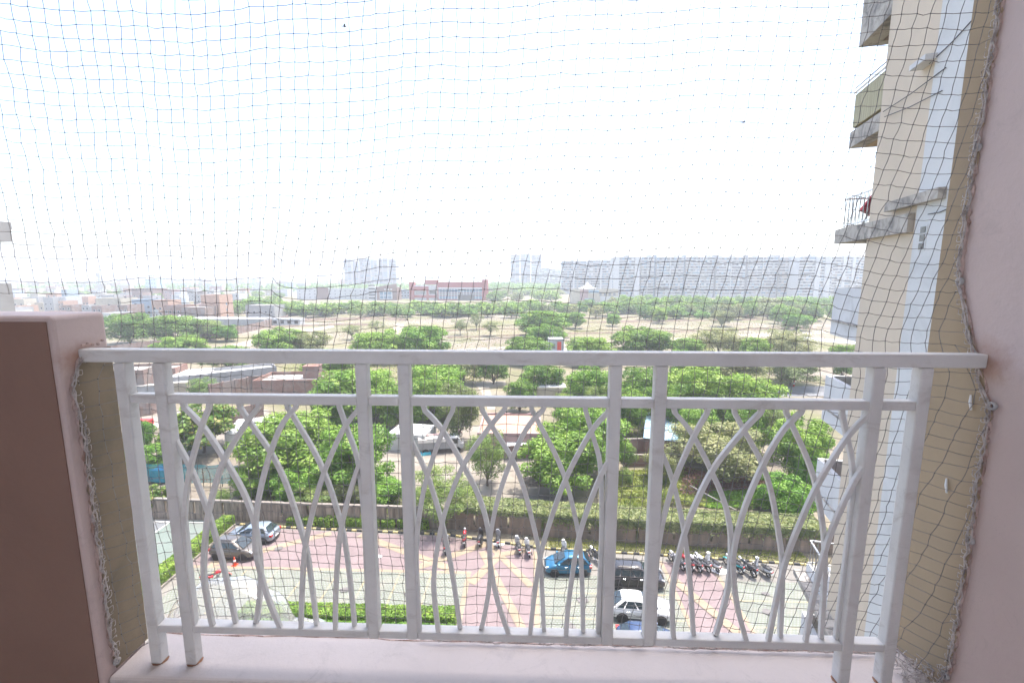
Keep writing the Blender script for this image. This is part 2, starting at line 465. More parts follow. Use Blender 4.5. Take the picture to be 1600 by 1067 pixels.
for a, b in zip(KP[:-1], KP[1:]):
    d = b - a; cnt = int(d.length / 0.5); ang = math.atan2(d.y, d.x)
    for k in range(cnt):
        p = a + d * ((k + 0.5) / cnt)
        o = link_mesh('kerb_stone', stone if n % 2 else stone_b, kerb, (p.x + 28, p.y - 40, 0)); o.rotation_euler.z = ang; n += 1

# ================================================================== BOUNDARY WALL with slots
M['wall_brown'] = mat('stained brown wall', (0.235, 0.173, 0.131), 0.95, 0.25, 1.2, dirt=(0.139, 0.111, 0.084), dscale=0.9, dthr=(0.4, 0.65), stretch=(1.6, 1.6, 0.25), bmp=0.4, bdist=0.03)
M['wall_grey'] = mat('weathered grey brown wall', (0.277, 0.225, 0.180), 0.95, 0.2, 1.5, dirt=(0.113, 0.092, 0.072), dscale=1.3, dthr=(0.42, 0.62), stretch=(2.2, 2.2, 0.22), bmp=0.4, bdist=0.03)
M['coping'] = mat('concrete coping', (0.205, 0.182, 0.160), 0.9, 0.15, 2, dirt=(0.152, 0.129, 0.106))
def boundary_wall(P, h, m, label, slot=3.0, slot_w=0.22):
    root = empty('boundary_wall', (P[0][0], P[0][1], 0), 0, label, 'wall')
    base, cop = MB(), MB()
    for (x0, y0), (x1, y1) in zip(P[:-1], P[1:]):
        L = math.hypot(x1 - x0, y1 - y0); ang = math.atan2(y1 - y0, x1 - x0)
        def xf(x, y, z, x0=x0, y0=y0, ang=ang):
            return (x0 - P[0][0] + x * math.cos(ang) - y * math.sin(ang), y0 - P[0][1] + x * math.sin(ang) + y * math.cos(ang), z)
        base.xf = cop.xf = xf
        base.box(0, L, -0.14, 0.14, 0, 0.62); cop.box(0, L, -0.17, 0.17, h - 0.16, h)
        cnt = max(1, int(L / slot)); w = L / cnt
        for k in range(cnt):
            q = MB(xf).box(k * w + slot_w / 2, (k + 1) * w - slot_w / 2, -0.11, 0.11, 0.62, h - 0.16)
            q.build('panel', m, root)
    base.build('plinth', m, root); cop.build('coping', M['coping'], root)
    return root
boundary_wall([(-62, 42.4), (-39, 41.5), (-24, 41.0), (-8.2, 40.6)], 2.05, M['wall_grey'], 'weathered grey brown wall behind the sports court and left kerb', 2.6)
boundary_wall([(-8.2, 40.55), (1.5, 39.4), (10, 38.6), (26, 37.6), (34, 37.0)], 1.9, M['wall_brown'], 'dark brown wall under the overhanging creeper hedge')

# ================================================================== LEAF MESHES
def quads(name, c, nrm, s, m, rng, asp=0.55):
    """leaf shaped diamonds: centres c (N,3), facing nrm, half length s (N)"""
    N = len(c)
    nrm = nrm / (np.linalg.norm(nrm, axis=1, keepdims=True) + 1e-9)
    t = rng.normal(size=(N, 3)); t -= nrm * np.sum(t * nrm, 1, keepdims=True)
    t /= np.linalg.norm(t, axis=1, keepdims=True) + 1e-9
    b = np.cross(nrm, t)
    s = s[:, None]
    V = np.stack([c - t * s, c - b * s * asp + nrm * s * 0.12, c + t * s, c + b * s * asp + nrm * s * 0.12], 1).reshape(-1, 3)
    me = bpy.data.meshes.new(name)
    me.vertices.add(4 * N); me.vertices.foreach_set('co', V.astype(np.float32).ravel())
    me.loops.add(4 * N); me.loops.foreach_set('vertex_index', np.arange(4 * N, dtype=np.int32))
    me.polygons.add(N); me.polygons.foreach_set('loop_start', np.arange(0, 4 * N, 4, dtype=np.int32))
    me.polygons.foreach_set('loop_total', np.full(N, 4, dtype=np.int32))
    me.materials.append(m); me.update(calc_edges=True); me.validate()
    return me

def box_leaves(name, size, n, s, m, seed, front=1.0, hang=1.0, lump=0.1):
    """leaves over the faces of a clipped box standing on z = 0 (centred in x, y)"""
    rng = np.random.default_rng(seed); X, Y, Z = size
    A = np.array([X * Y, X * Z * front, X * Z * front, Y * Z, Y * Z]); face = rng.choice(5, n, p=A / A.sum())
    u, v = rng.uniform(-0.5, 0.5, n), rng.uniform(0, 1, n)
    c = np.zeros((n, 3)); nr = np.zeros((n, 3))
    for f, (nx, ny, nz) in enumerate([(0, 0, 1), (0, -1, 0), (0, 1, 0), (-1, 0, 0), (1, 0, 0)]):
        k = face == f
        nr[k] = (nx, ny, nz)
        if f == 0: c[k] = np.stack([u[k] * X, (v[k] - 0.5) * Y, np.full(k.sum(), Z)], 1)
        elif f < 3: c[k] = np.stack([u[k] * X, np.full(k.sum(), ny * Y / 2), Z * (1 - v[k] * hang if hang == 1 else 1 - np.abs(rng.normal(size=k.sum())) * hang)], 1)
        else: c[k] = np.stack([np.full(k.sum(), nx * X / 2), u[k] * Y, Z * v[k]], 1)
    w = np.sin(c[:, 0] * 2.1 + seed) * 0.5 + np.sin(c[:, 0] * 5.3 + c[:, 1] * 3.1) * 0.3 + np.sin(c[:, 2] * 7 + c[:, 0] * 9) * 0.2
    c += nr * (w * lump + rng.uniform(-0.12, 0.1, n) * lump * 4)[:, None] * 0.6
    c[:, 2] = np.maximum(c[:, 2], 0.03)
    return quads(name, c, nr + rng.normal(size=(n, 3)) * 0.65 + np.array([0, 0, 0.4]), rng.uniform(0.7, 1.3, n) * s, m, rng, 0.6)

def hedge(loc, size, rz, n, s, m, label, cat='hedge', seed=1, front=1.0, hang=1.0, lump=0.1, core=True, z0=0.0):
    root = empty('hedge', loc, rz, label, cat)
    o = link_mesh('foliage', box_leaves('foliage', size, n, s, m, seed, front, hang, lump), root)
    o['kind'] = 'stuff'
    if core:
        X, Y, Z = size
        MB().box(-X / 2 + 0.1, X / 2 - 0.1, -Y / 2 + 0.12, Y / 2 - 0.12, z0, Z - 0.14).build('twigs', M['hedge_core'], root)
    return root

# creeper over the boundary wall, two runs that follow its bend
def along(a, b):
    a, b = Vector(a), Vector(b); d = b - a
    return ((a + b) / 2, d.length, math.atan2(d.y, d.x))
def wall_creeper(a, b, label, seed, n, front=0.34, hang=0.17):
    c, L, an = along(a, b)
    root = empty('creeper', (c.x, c.y, 0), an, label, 'creeper')
    me = box_leaves('foliage', (L, 2.5, 2.35), n, 0.11, M['creeper_leaf'], seed, front, hang, 0.12)
    link_mesh('foliage', me, root)['kind'] = 'stuff'
    MB().box(-L / 2, L / 2, -0.75, 1.05, 1.98, 2.2).build('twigs', M['hedge_core'], root)
wall_creeper((-7.6, 41.4), (1.5, 40.4), 'pale creeper topping the wall behind the scooters', 5, 9000, 0.2, 0.1)
wall_creeper((1.5, 40.35), (10, 39.6), 'pale creeper hanging over the wall behind the blue hatchback', 6, 14000)
wall_creeper((10, 39.6), (26, 38.55), 'pale creeper hanging over the wall behind the right motorcycles', 7, 26000)

hedge((-12.4, 28.3, 0), (15.0, 1.15, 1.0), 0, 15000, 0.075, M['hedge_leaf'], 'clipped yellow green hedge in front of the grass paver bay', seed=11)
hedge((-12.0, 27.2, 0), (14.2, 0.7, 0.75), 0, 9000, 0.075, M['fresh_leaf'], 'low dark green hedge row in front of the clipped hedge', seed=12)
hedge((-29.0, 34.6, 0), (11.6, 1.15, 0.95), math.pi / 2, 12000, 0.085, M['hedge_leaf'], 'long hedge between the sports court and the two parked cars', seed=13)
random.seed(4)
for k in range(9):
    x = -22.6 + k * 1.55
    y = 40.05 + (0.0 if x < -16 else -(x + 16) * 0.04)
    w = random.uniform(0.55, 0.75)
    r_ = hedge((x, y + 0.55, 0), (w * 2, 0.75, random.uniform(0.7, 0.9)), 0.0, 1500, 0.08, M['hedge_leaf'], '%s round clipped bush from the left along the kerb' % ORD[k], 'bush', seed=30 + k, lump=0.25)
    r_.name = 'clipped_bush'; r_['group'] = 'clipped bushes along the left kerb'
# hedge kerbs
M['pale_stone'] = mat('pale kerb stone', (0.251, 0.236, 0.217), 0.9, 0.1, 3, dirt=(0.228, 0.205, 0.182))
struct('hedge_kerb', MB().box(-20.2, -4.75, 26.4, 26.56, 0, 0.2).box(-4.9, -4.75, 26.56, 29.0, 0, 0.2).box(-20.2, -4.9, 28.95, 29.08, 0, 0.16), M['pale_stone'], 'pale stone kerb round the clipped hedge', 'kerb')
struct('hedge_kerb', MB().box(-28.36, -28.2, 28.8, 40.2, 0, 0.2), M['kerb_plain'], 'brown kerb beside the long hedge by the court', 'kerb')
# court pole and low fence with teal netting
pole = empty('court_pole', tuple(at(250, 903)), 0, 'thin dark pole standing at the edge of the court', 'pole')
MB().tube([(0, 0, 0), (0, 0, 5.6)], 0.035, 8).build('shaft', M['black_plastic'], pole)
MB().lathe([(0.1, 0), (0.1, 0.03), (0.05, 0.05)], 12).build('base_plate', M['black_plastic'], pole)

def net_mat():
    m, nt, b = new_mat('teal shade net')
    b.inputs['Base Color'].default_value = (0.03, 0.22, 0.25, 1); b.inputs['Roughness'].default_value = 0.9
    f = ramp(nt, noise(nt, 1.5, 4.0), [(0.35, (0.62,) * 3), (0.7, (0.8,) * 3)])
    nt.links.new(f, b.inputs['Alpha'])
    return m
M['teal_net'] = net_mat()
tf = empty('shade_net_fence', (-45, 48.2, 0), 0, 'sagging teal shade net fence on thin posts behind the court wall', 'fence')
for k in range(7):
    MB().tube([(-1 + k * 2.2, 0, 0), (-1 + k * 2.2 + 0.05, 0.05, 3.0)], 0.05, 6).build('post', M['bark'], tf)
vs, fs = [], []
for i in range(30):
    for j in range(6):
        x = -1 + i * 13.2 / 29
        vs.append((x, 0.12 * math.sin(x * 1.7 + j * 0.6), 0.4 + j * 0.46 - 0.16 * abs(math.sin(math.pi * (x + 1) / 2.2)) * (j / 5)))
for i in range(29):
    for j in range(5):
        a = i * 6 + j; fs.append((a, a + 6, a + 7, a + 1))
MB().add(vs, fs).build('shade_net', M['teal_net'], tf)
MB().box(-0.3, 3.2, 0.3, 1.6, 0.3, 1.7).build('blue_tarp', mat('blue tarp', (0.02, 0.08, 0.28), 0.5, 0.2, 2), tf)

# grey road far right, sandy track in the field, low earth banks
def poly_px(pts, z):
    return MB().sheet([tuple(at(a, b).xy) for a, b in pts], z)
struct('road', poly_px([(1150, 604), (1480, 602), (1480, 617), (1150, 620)], 0.02), M['asphalt'] if False else mat('pale worn asphalt', (0.167, 0.167, 0.175), 0.9, 0.12, 0.5), 'pale grey road crossing beyond the trees at right', 'road')
struct('road', poly_px([(1250, 526), (1400, 538), (1400, 542), (1250, 531)], 0.02), mat('grey lane', (0.3, 0.3, 0.31), 0.9, 0.1, 0.5), 'short grey lane in the dry field near the right building', 'road')
M['sand'] = mat('pale sand', (0.304, 0.258, 0.205), 1.0, 0.12, 0.3, dirt=(0.213, 0.182, 0.137), dscale=0.2)
struct('track', poly_px([(588, 546), (606, 523), (620, 505), (632, 506), (626, 522), (618, 546)], 0.015), M['sand'], 'pale sandy track climbing the dry field at centre left', 'track')
struct('track', poly_px([(330, 546), (430, 522), (520, 508), (524, 511), (440, 528), (360, 548)], 0.02), M['sand'], 'curved sandy track beside the long brick wall', 'track')
struct('track', poly_px([(762, 640), (752, 612), (738, 596), (790, 595), (790, 602), (764, 604), (776, 640)], 0.02), M['sand'], 'pale dirt path between the mid trees', 'track')
struct('track', poly_px([(660, 548), (1290, 516), (1290, 521), (700, 553)], 0.02), M['sand'], 'long faint sandy track across the right of the field', 'track')
M['yard'] = mat('swept earth yard', (0.228, 0.201, 0.167), 1.0, 0.15, 0.4, dirt=(0.152, 0.129, 0.103), dscale=0.3)
struct('yard', poly_px([(560, 668), (850, 662), (900, 792), (600, 800)], 0.012), M['yard'], 'swept earth yard round the truck and sheds', 'yard')
struct('yard', poly_px([(198, 640), (420, 640), (420, 700), (198, 720)], 0.012), M['yard'], 'pale yard among the brick sheds at left', 'yard')
M['bank'] = mat('brown earth bank', (0.152, 0.110, 0.084), 1.0, 0.25, 0.4, dirt=(0.114, 0.114, 0.053), dscale=0.2)
rngb = random.Random(3)
def bank(pxs, w, h, label):
    P = [at(a, b) for a, b in pxs]
    pts = []
    for a, b in zip(P[:-1], P[1:]):
        for k in range(12): pts.append(a.lerp(b, k / 12))
    rings = []
    for p in pts:
        q = rngb.uniform(0.6, 1.2)
        rings.append([(p.x, p.y - w * q, -0.05), (p.x + rngb.uniform(-1, 1), p.y - w * 0.3, h * q), (p.x, p.y + w * 0.4, h * q * 0.8), (p.x, p.y + w * q, -0.05)])
    struct('earth_bank', MB().loft(rings, closed=False, cap=False), M['bank'], label, 'earth bank')
bank([(440, 502), (520, 500), (600, 499), (640, 501)], 3, 1.3, 'brown earth bank at the far left edge of the field')
bank([(420, 512), (520, 508), (590, 508)], 2.2, 0.9, 'lower brown earth bank in the left of the field')
bank([(700, 528), (860, 522), (1000, 520), (1290, 512)], 1.5, 0.6, 'long low earth bank across the right field')
bank([(900, 505), (1050, 502), (1180, 500), (1290, 503)], 2.5, 0.9, 'pale earth bank under the right tree belt')
bank([(640, 520), (760, 514), (850, 515)], 2.0, 0.6, 'faint earth bank in the middle of the field')

# ================================================================== TREES
def tree_model(kind, seed, n, s, m, lobes, flat=1.0, low=0.28, trunk=0.022, inner=0.25, lobe_r=(0.13, 0.2), asp=0.55, up=0.35):
    """unit tree: height 1, crown width 1; returns (trunk mesh, crown mesh)"""
    rng = np.random.default_rng(seed); rd = random.Random(seed)
    cz = (low + 1.0) / 2; hz = (1.0 - low) / 2
    L = []
    for k in range(lobes):
        ph = 2.399963 * k + rd.uniform(-0.4, 0.4)
        ct = 1 - 1.85 * (k + 0.5) / lobes
        st = math.sqrt(max(0, 1 - ct * ct))
        rr = rd.uniform(0.62, 1.0) if k % 4 else rd.uniform(0.2, 0.6)
        q = rd.uniform(*lobe_r)
        L.append((rr * st * math.cos(ph) * (0.5 - q * 0.3), rr * st * math.sin(ph) * (0.5 - q * 0.3), cz + ct * rr * hz * flat * 0.95, q))
    L = np.array(L)
    w = L[:, 3] ** 2; li = rng.choice(lobes, n, p=w / w.sum())
    d = rng.normal(size=(n, 3)); d[:, 2] += up; d /= np.linalg.norm(d, axis=1, keepdims=True)
    rad = L[li, 3] * (1 - inner * rng.random(n) ** 1.5) * rng.choice([1.0, 1.0, 1.15, 0.8], n)
    zf = np.array([1, 1, 0.8])
    # clusters: leaves gather round twig tips
    tips = rng.normal(size=(n, 3)) * s * 1.2
    c = L[li, :3] + d * rad[:, None] * zf + tips * 0.4
    nr = d + rng.normal(size=(n, 3)) * 0.5 + np.array([0, 0, 0.5])
    crown = quads('crown', c, nr, rng.uniform(0.65, 1.35, n) * s, m, rng, asp)
    t = MB()
    hub = (rd.uniform(-0.02, 0.02), rd.uniform(-0.02, 0.02), low * 0.95)
    t.tube([(0, 0, -0.02), (hub[0] * 0.6, hub[1], low * 0.5), hub], [trunk * 1.35, trunk, trunk * 0.85], 7)
    order = sorted(range(lobes), key=lambda k: L[k, 2])
    for k in order[::max(1, lobes // 9)]:
        e = L[k, :3]
        mid = [(hub[0] + e[0]) / 2 + rd.uniform(-0.03, 0.03), (hub[1] + e[1]) / 2 + rd.uniform(-0.03, 0.03), (hub[2] + e[2]) / 2 + 0.02]
        t.tube([hub, mid, tuple(e)], [trunk * 0.6, trunk * 0.38, trunk * 0.14], 5)
    return t.mesh('trunk', M['bark']), crown

KIND = {}
def kind(name, near, far, **k):
    nn, ns = near; fn, fs = far
    KIND[name] = dict(near=[tree_model(name, sd, nn, ns, **k) for sd in (3, 8)], far=[tree_model(name, sd, fn, fs, **k) for sd in (5, 9)])
kind('neem', (19000, 0.0175), (1500, 0.052), m=M['neem'], lobes=64, low=0.1, lobe_r=(0.075, 0.14))
kind('dark', (15000, 0.019), (1500, 0.052), m=M['dark_leaf'], lobes=48, low=0.06, lobe_r=(0.085, 0.15))
kind('olive', (15000, 0.0145), (1400, 0.047), m=M['olive_leaf'], lobes=48, inner=0.5, low=0.1, lobe_r=(0.08, 0.15))
kind('feather', (12500, 0.0175), (1100, 0.048), m=M['feather_leaf'], lobes=36, inner=0.6, asp=0.3, low=0.12, lobe_r=(0.09, 0.16))
kind('broad', (5200, 0.036), (900, 0.06), m=M['broad_leaf'], lobes=30, low=0.1, asp=0.6, lobe_r=(0.1, 0.17))
kind('fresh', (14000, 0.02), (1300, 0.052), m=M['fresh_leaf'], lobes=40, low=0.04, lobe_r=(0.09, 0.16))
kind('sparse', (2800, 0.02), (420, 0.045), m=M['olive_leaf'], lobes=16, inner=0.7, low=0.25)
rdt = random.Random(17)

def tree(kd, x, y, h, w, label, group=None, name='tree', cat='tree', far=False, idx=None):
    tr, cr = KIND[kd]['far' if far else 'near'][rdt.randrange(2) if idx is None else idx]
    root = empty(name, (x, y, 0), rdt.uniform(0, 6.28), label, cat, group)
    root.scale = (w, w * rdt.uniform(0.85, 1.0), h)
    link_mesh('trunk', tr, root); link_mesh('crown', cr, root)
    return root

def tree_px(kd, x0, x1, ytop, h, label, **k):
    p = at((x0 + x1) / 2, ytop, h)
    w = (x1 - x0) / FPX * depth(p)
    # a crown as wide as it measured, standing half a crown behind its front
    return tree(kd, p.x, p.y, h, w * 1.04, label, **k)

T = tree_px
T('neem', 368, 530, 642, 8.5, 'big round light green tree behind the silver car and wall')
T('neem', 488, 618, 662, 8.0, 'light green tree crowding against the right of the big round tree', idx=1)
T('neem', 806, 958, 664, 7.8, 'bright rounded tree standing behind the blue hatchback')
T('neem', 852, 985, 630, 9.0, 'tall bright tree rising behind the rounded tree at centre right', idx=1)
T('feather', 722, 800, 670, 6.8, 'slim bluish green tree on a thin trunk in the earth yard')
T('olive', 676, 752, 594, 9.4, 'dull olive tree shading the parked motorcycles by the truck')
T('olive', 1045, 1208, 664, 6.6, 'wide dusty olive tree over dry brown brush at right')
T('neem', 1205, 1310, 652, 8.0, 'vivid green tree beside the white balconies of the right wing', idx=0)
T('fresh', 1182, 1270, 742, 4.6, 'fresh green bushy tree below the vivid tree at right')
T('broad', 256, 366, 634, 6.6, 'large leaved almond like tree behind the second railing post')
T('fresh', 196, 236, 652, 5.2, 'small green tree beside the red crate at left')
T('fresh', 200, 262, 690, 4.4, 'leafy tree directly behind the teal net fence')
T('feather', 628, 735, 732, 5.8, 'feathery yellow green tree leaning over the wall beside the bikes')
T('fresh', 398, 450, 732, 3.4, 'round fresh green bush by the wall beyond the silver car', name='bush', cat='bush')
T('neem', 355, 418, 728, 3.6, 'yellow green bush over the wall behind the dark suv', name='bush', cat='bush')
T('feather', 445, 530, 752, 3.0, 'pale loose bush along the wall under the big tree', name='bush', cat='bush')
T('olive', 505, 580, 748, 3.2, 'grey green bush along the wall right of the pale loose bush', name='bush', cat='bush')
T('fresh', 560, 632, 746, 3.2, 'dark fresh bush along the wall left of the feathery tree', name='bush', cat='bush')
T('broad', 214, 262, 762, 2.6, 'clipped looking bush on top of the court wall', name='bush', cat='bush')
T('feather', 325, 360, 762, 2.6, 'small bush behind the court wall near its corner', name='bush', cat='bush')
T('feather', 960, 1000, 690, 4.0, 'small bushy tree left of the brick enclosure')
T('feather', 962, 992, 730, 2.4, 'bluish young tree in the weeds by the wall', name='bush', cat='bush')
T('neem', 482, 628, 574, 9.0, 'broad light tree right of the brick building')
T('neem', 615, 745, 566, 9.0, 'light tree under the middle of the railing beside the dirt path', idx=1)
T('neem', 880, 966, 570, 9.0, 'tall light tree between the third pair of railing posts')
T('dark', 962, 1052, 574, 8.6, 'darker tree seen through the third pair of railing posts')
T('neem', 1040, 1150, 572, 10.0, 'large bright crown right of the third railing pair', idx=0)
T('neem', 1110, 1226, 582, 9.4, 'large bright crown beside the pale road', idx=1)
T('dark', 788, 838, 590, 6.2, 'small dark tree next to the white roofed hut')
T('dark', 816, 882, 566, 7.0, 'dark tree behind the white roofed hut')
T('feather', 905, 958, 596, 7.0, 'grey green feathery tree in front of the tall light tree')
T('olive', 1080, 1196, 546, 8.0, 'brown olive tree just under the top rail at right')
T('olive', 1186, 1296, 550, 7.6, 'dry olive tree beyond the pale road')
T('dark', 1296, 1345, 534, 9.0, 'dark tree against the edge of the right wing')
T('feather', 290, 338, 590, 4.4, 'round feathery tree in the yard of brick sheds')
T('neem', 398, 474, 513, 9.0, 'bright round tree on the field edge above the left of the railing')
T('olive', 452, 520, 516, 8.0, 'olive tree beside the bright round tree on the field edge')
T('neem', 542, 640, 515, 9.0, 'wide tree on the near field edge left of centre', idx=1)
T('neem', 606, 712, 509, 10.0, 'taller tree on the near field edge left of centre', idx=0)
T('neem', 806, 892, 483, 11.0, 'tall tree alone in the middle of the field')
T('neem', 820, 884, 506, 8.0, 'rounded tree in front of the tall field tree', idx=1)
T('dark', 786, 860, 526, 7.6, 'dark tree left of the small white and red tower')
T('neem', 884, 960, 524, 8.0, 'light tree right of the small white and red tower')
T('dark', 952, 1056, 509, 9.6, 'broad dark tree on the right of the field edge')
T('olive', 1086, 1168, 513, 9.0, 'tall dusty olive tree on the right field edge')
T('neem', 1155, 1206, 527, 8.0, 'smaller light tree right of the dusty olive tree', idx=0)
T('olive', 1190, 1270, 515, 9.0, 'spreading olive tree near the right wing')
T('neem', 1052, 1100, 528, 6.5, 'small light tree between the dark and olive field trees')
T('dark', 162, 236, 489, 11.0, 'dense dark tree beyond the long brick wall beside the parapet')
T('dark', 222, 312, 489, 11.0, 'second dense dark tree beyond the long brick wall', idx=1)
T('feather', 300, 350, 497, 8.5, 'paler tree right of the dense dark trees')
T('neem', 238, 322, 523, 7.0, 'yellowish tree growing in front of the long brick wall')
T('fresh', 330, 372, 508, 6.0, 'small tree beside the long brick wall near the white sheds')
for k, (kd, x0, x1, yt, h, lb) in enumerate([
    ('dark', 476, 566, 602, 7.0, 'dark tree filling the gap left of the second railing pair'), ('neem', 548, 622, 592, 7.5, 'light tree directly behind the left posts of the second railing pair'),
    ('dark', 590, 664, 604, 7.0, 'dark tree beside the right post of the second railing pair'), ('neem', 628, 706, 586, 8.0, 'light tree left of the dull olive tree'),
    ('feather', 696, 748, 604, 6.0, 'feathery tree beside the pale dirt path'), ('neem', 945, 1012, 606, 7.5, 'light tree left of the pale blue roof'),
    ('dark', 1004, 1086, 600, 8.0, 'dark tree right behind the pale blue roof'), ('neem', 1058, 1136, 632, 7.5, 'light tree right of the pale blue roof'),
    ('dark', 1128, 1208, 628, 7.5, 'dark tree above the wide dusty olive tree'), ('olive', 1186, 1240, 636, 7.0, 'olive tree beside the vivid tree at right'),
    ('feather', 858, 902, 608, 6.5, 'feathery tree right of the white roofed hut'), ('dark', 1136, 1216, 600, 8.0, 'dark tree below the pale road'),
    ('fresh', 428, 500, 730, 4.2, 'fresh bushy tree under the left of the big round tree'), ('dark', 496, 570, 716, 4.8, 'dark bushy tree under the right of the big round tree'),
    ('olive', 1008, 1060, 700, 4.2, 'olive shrub right of the brick enclosure'), ('feather', 700, 752, 752, 3.2, 'pale shrub on the earth yard behind the wall'),
    ('fresh', 1236, 1296, 700, 5.5, 'fresh tree squeezed against the white balconies'), ('neem', 1040, 1110, 545, 8.0, 'light tree just below the top rail right of the third pair'),
    ('olive', 690, 760, 545, 8.0, 'olive tree just below the top rail left of centre'), ('dark', 740, 800, 548, 7.5, 'dark tree just below the top rail at the centre'),
    ('neem', 470, 552, 546, 8.0, 'light tree just below the top rail beside the second pair'), ('dark', 318, 392, 538, 6.5, 'dark tree at the near end of the field behind the white sheds')]):
    T(kd, x0, x1, yt, h, lb)
T('sparse', 532, 566, 506, 6.0, 'thin bare tree in the field left of centre')
T('sparse', 575, 600, 500, 5.5, 'thin tree in the field near the sandy track')
T('sparse', 704, 734, 497, 7.0, 'first of three thin trees in the middle of the field')
T('sparse', 732, 756, 488, 8.0, 'tallest of three thin trees in the middle of the field')
T('sparse', 752, 782, 500, 6.6, 'last of three thin trees in the middle of the field')
T('fresh', 946, 970, 490, 6.0, 'small round tree in the open field right of centre')
T('neem', 882, 916, 486, 8.0, 'round tree right behind the tall field tree')
T('neem', 1016, 1046, 479, 8.5, 'round tree at the far edge of the field')
T('olive', 1110, 1150, 484, 8.0, 'pale tree at the far right edge of the field')
T('fresh', 1225, 1270, 488, 8.0, 'fresh green tree at the far right edge of the field')
M['straw'] = leaf_mat('straw grass', (0.2, 0.18, 0.1), (0.33, 0.29, 0.17), 0.5)
# brown dead brush under the olive tree, weeds
rw = np.random.default_rng(6)
def scatter_leaves(name, corners, n, s, m, zmax, label, cat, nz=0.9, clump=0.7):
    P = [at(a, b) for a, b in corners]
    u, v = rw.random(n)[:, None], rw.random(n)[:, None]
    A, B, C_, D = [np.array([p.x, p.y, 0.0]) for p in P]
    c = (A * (1 - u) + B * u) * (1 - v) + (D * (1 - u) + C_ * u) * v
    hmap = 0.5 + 0.5 * np.sin(c[:, 0] * clump + 1.3 * np.sin(c[:, 1] * clump * 0.8)) * np.sin(c[:, 1] * clump * 1.1 + 0.7)
    c[:, 2] = zmax * hmap * rw.random(n) ** 0.7 + 0.05
    nr = rw.normal(size=(n, 3)); nr[:, 2] = np.abs(nr[:, 2]) * nz + 0.35
    o = link_mesh(name, quads(name, c, nr, rw.uniform(0.6, 1.4, n) * s, m, rw, 0.3))
    return tag(o, label, cat, kind='stuff')
scatter_leaves('dry_brush', [(1062, 778), (1195, 772), (1188, 738), (1070, 738)], 5200, 0.16, M['dead_leaf'], 1.7, 'brown dead brush heaped under the dusty olive tree', 'brush')
scatter_leaves('weeds', [(955, 793), (1110, 792), (1090, 735), (975, 735)], 9000, 0.22, M['grass_blade'], 1.0, 'tall green weeds behind the creeper wall', 'weeds')
scatter_leaves('weeds', [(1100, 795), (1290, 800), (1290, 770), (1110, 765)], 9000, 0.16, M['fresh_leaf'], 1.1, 'fresh green weeds behind the right end of the wall', 'weeds')
scatter_leaves('weeds', [(370, 800), (640, 812), (640, 760), (380, 755)], 9000, 0.15, M['grass_blade'], 0.9, 'mixed weeds behind the left boundary wall', 'weeds')
scatter_leaves('weeds', [(985, 640), (1015, 690), (985, 700), (965, 640)], 2500, 0.15, M['grass_blade'], 1.0, 'green weeds beside the pale blue roof', 'weeds')
scatter_leaves('scrub', [(440, 640), (760, 600), (720, 560), (440, 575)], 7000, 0.22, M['grass_blade'], 0.9, 'scrub growing between the mid distance trees', 'scrub', clump=0.3)
scatter_leaves('scrub', [(860, 640), (1220, 640), (1200, 580), (860, 590)], 9000, 0.22, M['grass_blade'], 0.9, 'scrub growing under the bright right crowns', 'scrub', clump=0.3)
scatter_leaves('dry_grass', [(560, 560), (1290, 545), (1290, 490), (480, 490)], 16000, 0.3, M['straw'], 0.8, 'tufts of dry grass scattered over the field', 'grass', clump=0.11)
strip_gr = MB()
def grass_strip(a, b, n, label):
    a, b = Vector(a), Vector(b)
    u = rw.random(n); c = np.stack([a.x + (b.x - a.x) * u, a.y + (b.y - a.y) * u + rw.uniform(-0.8, 0.8, n), rw.random(n) * 0.12 + 0.02], 1)
    nr = rw.normal(size=(n, 3)); nr[:, 2] *= 0.4
    tag(link_mesh('grass', quads('grass', c, nr, rw.uniform(0.05, 0.11, n), M['grass_blade'], rw, 0.25)), label, 'grass', kind='stuff')
grass_strip((2, 38.3), (24, 36.9), 9000, 'dry short grass between the striped kerb and the wall')

# belts of trees between the field and the far buildings: one tree each
random.seed(21)
def belt(x0, x1, ytop, spread, h, n, kinds, label, group, wpx=(24, 40)):
    for k in range(n):
        cx = x0 + (x1 - x0) * (k + random.uniform(0.1, 0.9)) / n
        w = random.uniform(*wpx)
        hh = h * random.uniform(0.85, 1.15)
        yt = ytop + random.uniform(-spread, spread)
        tree_px(random.choice(kinds), cx - w / 2, cx + w / 2, yt, hh, label % ORD[k], group=group, far=True)
B1 = '%s hazy green tree from the left in the belt before the red buildings'
belt(430, 800, 472, 3.5, 7.5, 26, ['neem', 'dark', 'feather'], B1, 'belt trees before the white and red buildings', (26, 42))
belt(440, 790, 481, 2, 4.5, 20, ['feather', 'fresh'], '%s low pale shrub from the left along the far edge of the field', 'low shrub trees along the far field edge', (22, 38))
belt(760, 900, 452, 6, 9.0, 18, ['neem', 'olive', 'dark'], '%s hazy tree from the left in the wood beside the tent roofed building', 'wood left of the tent roofed building', (22, 36))
belt(770, 960, 472, 4, 7.5, 16, ['neem', 'dark', 'olive'], '%s hazy tree from the left at the field edge below the tent roof', 'trees below the tent roofed building', (24, 36))
belt(955, 1310, 463, 2.5, 9.0, 30, ['olive', 'dark', 'neem'], '%s hazy tree from the left in the back row before the apartments', 'back row of trees before the apartments', (22, 36))
belt(945, 1310, 474, 3.5, 8.5, 26, ['neem', 'olive', 'dark'], '%s hazy tree from the left in the front row before the apartments', 'front row of trees before the apartments', (24, 38))
belt(1000, 1310, 484, 2, 4.5, 16, ['feather', 'fresh'], '%s low pale shrub from the left at the right far field edge', 'low shrubs at the right field edge', (20, 34))
